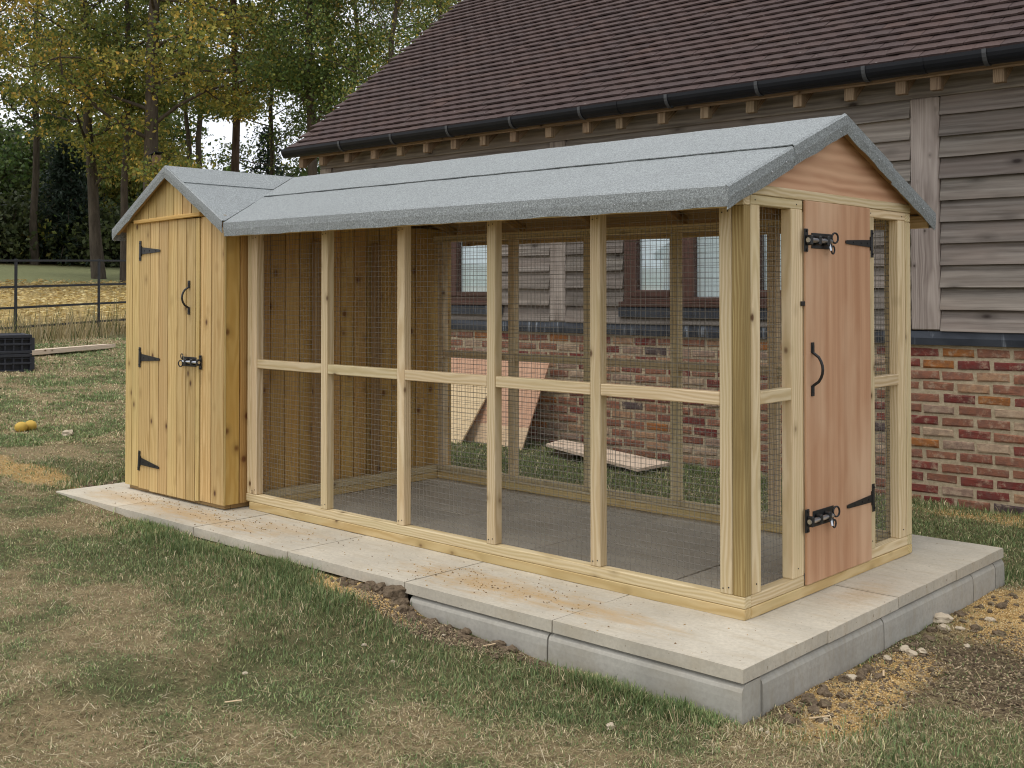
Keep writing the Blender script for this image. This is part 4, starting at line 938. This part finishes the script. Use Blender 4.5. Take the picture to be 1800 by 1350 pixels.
# ------------------------------------------------------------------ grass
def blades(n_, sampler, name, label, hgt, wid, lean_, lying=.0, tall=None, straw=.0):
    x, y, r_ = sampler(n_); dry, sand, soil, lush = masks(x, y)
    dens = (1 - .9 * sand) * (1 - .85 * soil) * (1 - .05 * dry)
    edge = np.maximum(np.maximum(SX0 - x, x - SX1), np.maximum(SY0 - y, y - SY1)); ok = (edge > .006) & ~((y > BY - .02) & (x > BX0)) & (RNG.random(len(x)) < dens)
    x, y, r_, dry, lush = x[ok], y[ok], r_[ok], dry[ok], lush[ok]; k = len(x); z = height(x, y)
    isdry = RNG.random(k) < np.clip(dry * .68 + .2 - lush * .10, 0, 1)
    tuft = fbm(x * 9, y * 9, 91, 2)
    h = hgt * RNG.uniform(.45, 1.3, k) * (.55 + .9 * tuft) * np.where(isdry, .9, 1.05) * (1 + lush * .3)
    wd = wid * RNG.uniform(.6, 1.4, k) * np.maximum(1, r_ / 5.0)
    az = RNG.uniform(0, 2 * np.pi, k) ; ln = np.clip(RNG.normal(lean_, .3, k) + isdry * .35, .05, 1.5); ln = ln * (1 - lush * .35)
    dx, dy = np.cos(az), np.sin(az); up = np.cos(ln); ho = np.sin(ln)
    b0 = np.stack([x, y, z - .004], -1); side = np.stack([-dy, dx, np.zeros(k)], -1) * wd[:, None] / 2
    mid = b0 + np.stack([dx * ho * h * .45, dy * ho * h * .45, up * h * .62 + .003], -1); tip = b0 + np.stack([dx * ho * h, dy * ho * h, up * h * .95 + .004], -1)
    V = np.stack([b0 - side, b0 + side, mid + side * .8, mid - side * .8, tip], 1); i = np.arange(k) * 5
    Fx = np.concatenate([np.stack([i, i + 1, i + 2], -1), np.stack([i, i + 2, i + 3], -1), np.stack([i + 3, i + 2, i + 4], -1)])
    green = np.array([(.125, .165, .062), (.165, .20, .08), (.09, .135, .05), (.21, .22, .10), (.11, .155, .06)])[RNG.integers(0, 5, k)]; tan = np.array([(.48, .39, .24), (.38, .30, .175), (.58, .49, .32), (.30, .235, .135), (.44, .38, .21)])[RNG.integers(0, 5, k)]
    c = np.where(isdry[:, None], tan * 1.12, green * (1.5 - .3 * lush[:, None])) * RNG.uniform(.65, 1.5, (k, 1))
    o = mk_np(name, V.reshape(-1, 3), Fx, 'blade', None, np.repeat(c, 5, 0)); tag(o, label, 'grass', kind='stuff'); return o
def polar(a0, a1, r0, r1):
    def f(n_):
        a = R(1) * RNG.uniform(a0, a1, n_); r_ = r0 + (r1 - r0) * RNG.random(n_) ** 1.25
        return CAM.x + np.sin(a) * r_, CAM.y + np.cos(a) * r_, r_
    return f
# bearings: the view runs from about -67 to -18 degrees (clockwise from +Y)
blades(640000, polar(-76, -6, 1.6, 9.5), 'grass', 'short patchy lawn grass, half green and half dry straw', .018, .0028, 1.0)
blades(110000, polar(-70, -50, 9, 17.5), 'far_lawn_grass', 'short lawn grass running back towards the iron fence', .028, .0036, .9)
def tufts(spots):
    def f(n_):
        X = []; Y = []; 
        for cx, cy, sx, sy, wgt in spots:
            m = int(n_ * wgt); X.append(RNG.normal(cx, sx, m)); Y.append(RNG.normal(cy, sy, m))
        x = np.concatenate(X); y = np.concatenate(Y); return x, y, np.hypot(x - CAM.x, y - CAM.y)
    return f
sp = [(-2.9, -.62, .4, .06, .08), (-2.5, -.58, .12, .05, .11), (-2.05, -.58, .12, .04, .12), (-3.2, -.54, .15, .04, .06), (-1.7, -.74, .3, .08, .1), (-.28, -.54, .05, .03, .05), (.1, -.53, .12, .02, .06), (-.1, -.56, .2, .04, .05), (-4.65, .0, .06, .3, .05), (.5, -.35, .15, .12, .05), (-2.0, 1.93, 1.3, .05, .2), (.0, 1.98, .3, .08, .06), (-1.8, 3.4, 1.6, .08, .16), (-3, 2.5, 1, .4, .1)]
blades(36000, tufts(sp), 'grass_tufts', 'longer dark green grass tufts growing against the paved base', .036, .0034, .65)
# pale straws lying about
def straws(n_, name, label):
    x, y, r_ = polar(-78, -4, 1.6, 8.5)(n_); dry, sand, soil, lush = masks(x, y); edge = np.maximum(np.maximum(SX0 - x, x - SX1), np.maximum(SY0 - y, y - SY1))
    ok = (edge > .05) & ~((y > BY - .05) & (x > BX0)) & (RNG.random(n_) < .3 + .7 * dry) & (RNG.random(n_) < 1 - .6 * sand); x, y, r_ = x[ok], y[ok], r_[ok]; k = len(x)
    l = RNG.gamma(3, .0125, k); az = RNG.uniform(0, 2 * np.pi, k); dx, dy = np.cos(az) * l / 2, np.sin(az) * l / 2; z0 = height(x, y) + RNG.uniform(.004, .018, k)
    w_ = .0021 * RNG.uniform(.5, 1.4, k) * np.maximum(1, r_ / 5); s_ = np.stack([-np.sin(az) * w_ / 2, np.cos(az) * w_ / 2, np.zeros(k)], -1); bend = RNG.normal(0, .2, k) * l
    a = np.stack([x - dx, y - dy, z0], -1); m = np.stack([x - np.sin(az) * bend, y + np.cos(az) * bend, z0 + l * RNG.uniform(.0, .22, k)], -1); b = np.stack([x + dx, y + dy, z0 + RNG.uniform(-.004, .012, k)], -1)
    V = np.stack([a - s_, a + s_, m + s_, m - s_, b], 1); i = np.arange(k) * 5; Fx = np.concatenate([np.stack([i, i + 1, i + 2], -1), np.stack([i, i + 2, i + 3], -1), np.stack([i + 3, i + 2, i + 4], -1)])
    c = np.array([(.50, .41, .25), (.38, .29, .16), (.60, .51, .34), (.27, .20, .11), (.21, .22, .09), (.33, .29, .15), (.15, .18, .065)])[RNG.integers(0, 7, k)] * RNG.uniform(.75, 1.15, (k, 1))
    o = mk_np(name, V.reshape(-1, 3), Fx, 'blade', None, np.repeat(c, 5, 0)); tag(o, label, 'straw', kind='stuff')
straws(120000, 'dry_straws', 'pale dry grass stalks lying across the lawn')
# tall dead grass along the fence
def tallgrass(n_, t0, t1, off, hmean, name, label, pal):
    t = RNG.uniform(t0, t1, n_); dxy = d_.normalized(); x = q0.x + d_.x * t + RNG.normal(0, off, n_); y = q0.y + d_.y * t + RNG.normal(0, off, n_); z = height(x, y)
    h = hmean * RNG.uniform(.35, 1.5, n_) * (.5 + fbm(x * 1.3, y * 1.3, 15)); az = RNG.uniform(0, 2 * np.pi, n_); ln = RNG.uniform(.05, .5, n_); wd = .011 * RNG.uniform(.5, 1.2, n_)
    s_ = np.stack([np.full(n_, .43), np.full(n_, .9), np.zeros(n_)], -1) * wd[:, None] / 2; b0 = np.stack([x, y, z - .01], -1); tip = b0 + np.stack([np.cos(az) * h * np.sin(ln), np.sin(az) * h * np.sin(ln), h * np.cos(ln)], -1)
    V = np.stack([b0 - s_, b0 + s_, tip], 1); Fx = np.arange(n_ * 3).reshape(-1, 3); c = np.array(pal)[RNG.integers(0, len(pal), n_)] * RNG.uniform(.7, 1.2, (n_, 1))
    o = mk_np(name, V.reshape(-1, 3), Fx, 'blade', None, np.repeat(c, 3, 0)); tag(o, label, 'grass', kind='stuff')
tallgrass(6000, -3, 6, .2, .27, 'dead_grass', 'tall straw-coloured dead grass along the iron fence', [(.50, .40, .22), (.42, .33, .17), (.55, .46, .29), (.3, .25, .12)])
tallgrass(900, -3, 6, .5, .45, 'green_weeds', 'thin green weeds among the dead grass at the fence', [(.09, .11, .04), (.14, .15, .05)])
# yellow leaf litter in the field
def litter(n_):
    x = RNG.uniform(-28, -14, n_); y = RNG.uniform(-2, 22, n_); z = height(x, y); s_ = RNG.uniform(.025, .07, n_); az = RNG.uniform(0, 6.28, n_); t = RNG.uniform(-.7, .7, n_)
    u = np.stack([np.cos(az), np.sin(az), np.zeros(n_)], -1) * s_[:, None]; v = np.stack([-np.sin(az) * np.cos(t), np.cos(az) * np.cos(t), np.sin(t)], -1) * s_[:, None] * .6; c = np.stack([x, y, z + .06 + RNG.uniform(0, .08, n_)], -1)
    V = np.stack([c - u, c - v, c + u, c + v], 1); cc = np.array([(.60, .46, .18), (.5, .37, .15), (.66, .55, .28), (.40, .29, .13)])[RNG.integers(0, 4, n_)]
    o = mk_np('leaf_litter', V.reshape(-1, 3), np.arange(n_ * 4).reshape(-1, 4), 'blade', None, np.repeat(cc, 4, 0)); tag(o, 'yellow stubble and fallen leaves in the field beyond the fence', 'leaf litter', kind='stuff')
litter(26000)

# ------------------------------------------------------------------ trees
GREEN = [(.055, .085, .022), (.075, .105, .028), (.04, .068, .02), (.10, .12, .03)]
OLIVE = [(.125, .145, .034), (.155, .155, .034), (.085, .115, .03), (.20, .175, .038), (.07, .10, .028)]
GOLD = [(.34, .25, .05), (.27, .205, .042), (.38, .235, .05), (.20, .18, .04)]
DARK = [(.045, .056, .02), (.06, .07, .026), (.034, .045, .018)]
FRESH = [(.10, .145, .04), (.13, .17, .05), (.075, .115, .035), (.2, .19, .05)]
def leaf_mesh(name, C_, S_, Cc, parent, aspect=.6):
    k = len(C_); n1 = RNG.normal(size=(k, 3)); n1 /= np.linalg.norm(n1, axis=1)[:, None]; n2 = np.cross(n1, RNG.normal(size=(k, 3))); n2 /= np.linalg.norm(n2, axis=1)[:, None]
    u = n1 * S_[:, None]; v = n2 * S_[:, None] * aspect; V = np.stack([C_ - u, C_ - v - u * .1, C_ + u, C_ + v - u * .1], 1)
    return mk_np(name, V.reshape(-1, 3), np.arange(k * 4).reshape(-1, 4), 'leaf', parent, np.repeat(Cc, 4, 0))
def tree(name, label, px, dist, height_, tr, crown0, spread, nleaf, leafsz, pal, accent, seed, acc=.2, lean=(0, 0), bark_='bark', group='trees beyond the field', upang=(-.05, .75), clump=.42, nb=26, fork=0, cat='tree'):
    nleaf = int(nleaf * (2.8 if px < 500 else 3.3)); leafsz *= .56; clump *= .85
    rr = random.Random(seed); cyaw, syaw = math.cos(YAW), math.sin(YAW)
    bx = CAM.x + dist * (syaw + cyaw * (px - 899.8) / FPX); by = CAM.y + dist * (cyaw - syaw * (px - 899.8) / FPX); bz = hz(bx, by)
    root = empty(name, (bx, by, bz)); tag(root, label, cat, group)
    V = []; Fc = []; pts = []; N = 9
    for i in range(N + 1):
        t = i / N; pts.append(Vector((bx + lean[0] * t + rr.gauss(0, .02 + .12 * t), by + lean[1] * t + rr.gauss(0, .02 + .12 * t), bz - .2 + height_ * t)))
    tube_geo(pts, [tr * (1.25 if i == 0 else 1) * (1 - .8 * i / N) for i in range(N + 1)], 8, V, Fc)
    def along(t):
        f = min(t * N, N - 1e-4); i = int(f); return pts[i].lerp(pts[i + 1], f - i)
    cl = []
    def limb(p, d, l, r_, lvl):
        q = [p]; k = 4
        for i in range(k):
            d = (d + Vector((rr.gauss(0, .16), rr.gauss(0, .16), rr.gauss(.03, .12)))).normalized(); q.append(q[-1] + d * l / k)
        tube_geo(q, [r_ * (1 - .75 * i / k) for i in range(k + 1)], 5 if lvl < 2 else 3, V, Fc)
        if lvl < 2:
            for i in range(rr.randint(4, 6) if lvl == 0 else rr.randint(2, 4)):
                s = rr.randint(1, k); sd_ = (d + Vector((rr.gauss(0, .75), rr.gauss(0, .75), rr.gauss(.05, .4)))).normalized(); limb(q[s], sd_, l * rr.uniform(.3, .55), r_ * .42, lvl + 1)
        if lvl >= 1: 
            for s in range(1, k + 1): cl.append((q[s], lvl))
        elif lvl == 0: cl.append((q[-1], 1))
    for i in range(nb):
        t = crown0 + (1 - crown0) * ((i + rr.random()) / nb) * .97; az = i * 2.4 + rr.uniform(-.4, .4); e = rr.uniform(*upang); prof_ = math.sin(math.pi * min(1, max(.12, .22 + .78 * (1 - (t - crown0) / (1 - crown0))))) * .6 + .45
        limb(along(t), Vector((math.cos(az) * math.cos(e), math.sin(az) * math.cos(e), math.sin(e))), spread * prof_ * rr.uniform(.7, 1.15), tr * .3 * (1.15 - t), 0)
    mk('trunk', V, Fc, bark_, root, smooth=True)
    cp_ = np.array([tuple(c[0]) for c in cl]); k = len(cp_); pick = RNG.integers(0, k, nleaf); C_ = cp_[pick] + RNG.normal(size=(nleaf, 3)) * np.array([clump, clump, clump * .42])
    pal = np.array(pal); accent = np.array(accent); cb = pal[RNG.integers(0, len(pal), k)]; hot = RNG.random(k) < acc; cb[hot] = accent[RNG.integers(0, len(accent), hot.sum())]; cb = cb * RNG.uniform(.7, 1.25, (k, 1))
    cb = cb * RNG.uniform(.62, 1.3, (k, 1)); Cc = cb[pick] * .78 + pal[RNG.integers(0, len(pal), nleaf)] * .22; Cc = Cc * RNG.uniform(.7, 1.3, (nleaf, 1)) * 1.8
    leaf_mesh('crown', C_, leafsz * RNG.uniform(.55, 1.25, nleaf), Cc, root)
    return root
def bush(name, label, px, dist, wd, ht, nleaf, leafsz, pal, seed, group='woodland edge shrubs'):
    rr = random.Random(seed); cyaw, syaw = math.cos(YAW), math.sin(YAW)
    bx = CAM.x + dist * (syaw + cyaw * (px - 899.8) / FPX); by = CAM.y + dist * (cyaw - syaw * (px - 899.8) / FPX); bz = hz(bx, by)
    root = empty(name, (bx, by, bz)); tag(root, label, 'shrub', group); V = []; Fc = []; tips = []
    for i in range(22):
        az = rr.uniform(0, 6.28); rad = wd * math.sqrt(rr.random()) * .9; top = ht * (1 - .55 * (rad / wd) ** 2) * rr.uniform(.55, 1.05); q = [Vector((bx + rr.gauss(0, .3), by + rr.gauss(0, .3), bz - .1))]
        e = Vector((bx + math.cos(az) * rad, by + math.sin(az) * rad, bz + top))
        for s in (.33, .66, 1): q.append(q[0].lerp(e, s) + Vector((rr.gauss(0, .15), rr.gauss(0, .15), top * .12 * math.sin(s * 3.1))))
        tube_geo(q, [.09, .06, .04, .015], 4, V, Fc); tips += [q[1].lerp(q[2], .5), q[2], q[2].lerp(q[3], .5), q[3], q[3], Vector((q[3].x, q[3].y, bz + top * rr.uniform(.1, .6)))]
    mk('trunk', V, Fc, 'bark', root)
    tp = np.array([tuple(t) for t in tips]); k = len(tp); pick = RNG.integers(0, k, nleaf); C_ = tp[pick] + RNG.normal(size=(nleaf, 3)) * np.array([.55, .55, .4]); C_[:, 2] = np.maximum(C_[:, 2], bz + .05)
    pal = np.array(pal); cb = pal[RNG.integers(0, len(pal), k)] * RNG.uniform(.6, 1.3, (k, 1)); Cc = cb[pick] * RNG.uniform(.7, 1.3, (nleaf, 1)) * 1.7; leaf_mesh('crown', C_, leafsz * RNG.uniform(.6, 1.3, nleaf), Cc, root)
def conifer(name, label, px, dist, ht, wd, nleaf, seed):
    rr = random.Random(seed); cyaw, syaw = math.cos(YAW), math.sin(YAW)
    bx = CAM.x + dist * (syaw + cyaw * (px - 899.8) / FPX); by = CAM.y + dist * (cyaw - syaw * (px - 899.8) / FPX); bz = hz(bx, by)
    root = empty(name, (bx, by, bz)); tag(root, label, 'conifer'); V = []; Fc = []; P_ = []
    tube_geo([(bx, by, bz - .1), (bx, by, bz + ht)], [.16, .02], 6, V, Fc)
    for i in range(70):
        t = (i + rr.random()) / 70; az = i * 2.4; l = wd * (1 - t) * rr.uniform(.7, 1.1) + .2; z = bz + .3 + t * (ht - .4); q = [Vector((bx, by, z)), Vector((bx + math.cos(az) * l * .6, by + math.sin(az) * l * .6, z + .05)), Vector((bx + math.cos(az) * l, by + math.sin(az) * l, z - .25 * l))]
        tube_geo(q, [.03, .02, .008], 3, V, Fc)
        for s in range(5): P_.append(q[0].lerp(q[1], .5 + s * .12) if s < 3 else q[1].lerp(q[2], (s - 2) / 2))
    mk('trunk', V, Fc, 'bark', root); tp = np.array([tuple(t) for t in P_]); pick = RNG.integers(0, len(tp), nleaf); C_ = tp[pick] + RNG.normal(size=(nleaf, 3)) * np.array([.22, .22, .1])
    pal = np.array([(.03, .05, .03), (.045, .07, .045), (.06, .085, .06), (.02, .035, .022)]); leaf_mesh('crown', C_, .12 * RNG.uniform(.6, 1.3, nleaf), pal[RNG.integers(0, 4, nleaf)], root, .35)
tree('maple_tree', 'tree with straight grey trunk and olive leaves left of the shed', 172, 35.3, 15, .2, .2, 4.6, 11000, .12, OLIVE, GOLD, 1, .22, lean=(-.4, -.6))
tree('maple_tree', 'thick dark trunk with bird box rising behind the shed roof', 262, 31, 15, .25, .2, 4.8, 12000, .115, OLIVE, GOLD, 2, .3, lean=(.2, .2))
tree('woodland_tree', 'slim reddish trunk between the shed ridge and the tiled roof', 417, 38, 17, .17, .30, 3.6, 7000, .12, OLIVE, GOLD, 3, .5, lean=(-.2, -.3), bark_='bark_red')
tree('ash_tree', 'green tree with upright limbs just left of the barn roof', 548, 31, 15, .17, .30, 3.2, 8500, .11, GREEN, OLIVE, 4, .3, lean=(-.2, 0), upang=(.5, 1.15))
tree('ash_tree', 'second upright green trunk close to the barn verge', 575, 36, 16, .15, .32, 3.4, 7000, .11, GREEN, FRESH, 5, .3, upang=(.5, 1.15))
tree('golden_tree', 'yellow leaved tree cut off by the left edge of the picture', -150, 27, 12, .17, .36, 3.3, 9500, .10, GOLD, OLIVE, 6, .3)
tree('maple_tree', 'dark slender trunk just left of the shed wall', 219, 33, 14, .13, .34, 3.0, 5000, .12, OLIVE, GREEN, 7, .3)
tree('birch_tree', 'fine leaved yellow green tree behind the tiled roof slope', 690, 30, 13, .12, .22, 3.4, 14000, .075, FRESH, GOLD, 8, .18, upang=(.4, 1.1), clump=.5)
tree('birch_tree', 'pale green tree showing above the upper roof verge', 770, 34, 16, .13, .25, 3.5, 12000, .08, FRESH, GOLD, 9, .22, upang=(.4, 1.1), clump=.5)
tree('ash_tree', 'green tree between the upright trunks and the roof verge', 620, 40, 16, .15, .22, 3.8, 11000, .11, GREEN, FRESH, 10, .3)
tree('maple_tree', 'thin trunk right of the bird box trunk', 328, 44, 15, .13, .40, 3.6, 6500, .13, OLIVE, GREEN, 12, .3)
tree('maple_tree', 'tree with spreading olive crown far behind the crates', 60, 45, 17, .17, .28, 5.2, 10000, .15, GREEN, OLIVE, 13, .4)
tree('maple_tree', 'farther tree whose crown fills the gap over the shed ridge', 350, 52, 18, .18, .38, 5.0, 8000, .16, GREEN, OLIVE, 14, .4)
tree('ash_tree', 'loose green tree filling the gap left of the barn eaves', 478, 43, 15, .12, .14, 3.2, 5200, .12, GREEN, OLIVE, 15, .4)
conifer('spruce_tree', 'dark blue green spruce in front of the woodland edge', 118, 47, 5.2, 2.4, 9000, 1)
conifer('spruce_tree', 'small dark conifer between the reddish trunk and barn eaves', 470, 46, 6.0, 2.4, 2600, 2)
for i, (px, dist, wd, ht, pal, lab) in enumerate(((-40, 52, 4, 6.5, DARK + GREEN, 'dark shrub at the left edge of the wood'), (25, 56, 3.6, 6.8, GREEN, 'tall green shrub behind the spruce'), (90, 54, 3.2, 6.2, DARK + GREEN, 'dark shrub left of the straight grey trunk'), (150, 57, 3.5, 7.4, OLIVE + GREEN, 'olive shrub behind the straight grey trunk'), (205, 53, 3.2, 8.0, OLIVE, 'yellowish shrub near the shed wall'), (255, 56, 3.5, 7.8, OLIVE + GREEN, 'shrub showing over the left slope of the shed roof'), (310, 60, 3.2, 5.0, GREEN, 'low shrub behind the shed ridge'), (390, 62, 3.0, 4.8, GREEN + DARK, 'low dark shrub right of the shed ridge'), (470, 62, 3.0, 4.4, GREEN, 'low shrub near the barn eaves'), (545, 55, 3.2, 5.2, GREEN + DARK, 'shrub at the foot of the upright trunks'), (0, 46, 2.4, 2.6, DARK, 'low dark bramble under the trees'), (110, 48, 2.4, 2.2, DARK + OLIVE, 'low bramble left of the grey trunk'), (215, 47, 2.2, 2.2, DARK, 'low dark bramble beside the shed wall'))):
    bush('woodland_shrub', lab, px, dist, wd, ht, 13000 if ht > 3 else 5000, .12, pal, 100 + i)
for i, (px, dist, wd, ht) in enumerate(((-150, 54, 4, 6.4), (-270, 55, 4.2, 6.8), (-390, 53, 4, 6.2), (-520, 55, 4.2, 6.6))): bush('woodland_shrub', ('first', 'second', 'third', 'fourth')[i] + ' green shrub of the wood beyond the left edge of the picture', px, dist, wd, ht, 9000, .13, DARK + GREEN, 300 + i)
tree('maple_tree', 'olive tree beyond the left edge of the picture', -330, 38, 15, .18, .22, 4.4, 7000, .12, OLIVE, GOLD, 31, .2)
def far_wood():
    P_ = []; Cc = []; 
    for px in np.arange(-900, 900, 9):
        for k in range(70):
            dist = RNG.uniform(66, 80); bx = CAM.x + dist * (math.sin(YAW) + math.cos(YAW) * (px + RNG.uniform(-6, 6) - 899.8) / FPX); by = CAM.y + dist * (math.cos(YAW) - math.sin(YAW) * (px - 899.8) / FPX)
            P_.append((bx, by, RNG.random() ** .8 * (6.2 if px < 280 else 4.6) * (1 + .25 * math.sin(px * .05)))); Cc.append(np.array((DARK + GREEN)[RNG.integers(0, 7)]) * RNG.uniform(.6, 1.2))
    P_ = np.array(P_); P_[:, 2] += height(P_[:, 0], P_[:, 1]); o = leaf_mesh('distant_wood', P_, RNG.uniform(.25, .55, len(P_)), np.array(Cc), None); tag(o, 'dark mass of distant woodland behind the nearer trees', 'woodland', kind='stuff')
far_wood()
# bird box on the trunk behind the shed
cyaw, syaw = math.cos(YAW), math.sin(YAW); dd = 30.6; px = 274
bbp = Vector((CAM.x + dd * (syaw + cyaw * (px - 899.8) / FPX), CAM.y + dd * (cyaw - syaw * (px - 899.8) / FPX), 4.62))
bb = empty('bird_box', bbp); tag(bb, 'small dark bird box with sloping lid on the trunk behind the shed', 'bird box')
block('box_body', bbp.x - .09, bbp.x + .09, bbp.y - .09, bbp.y + .09, bbp.z, bbp.z + .3, 'oak_brown', bb); timber('lid', bbp + Vector((-.15, -.02, .31)), bbp + Vector((.14, -.02, .37)), .26, .03, 'gutter', bb)
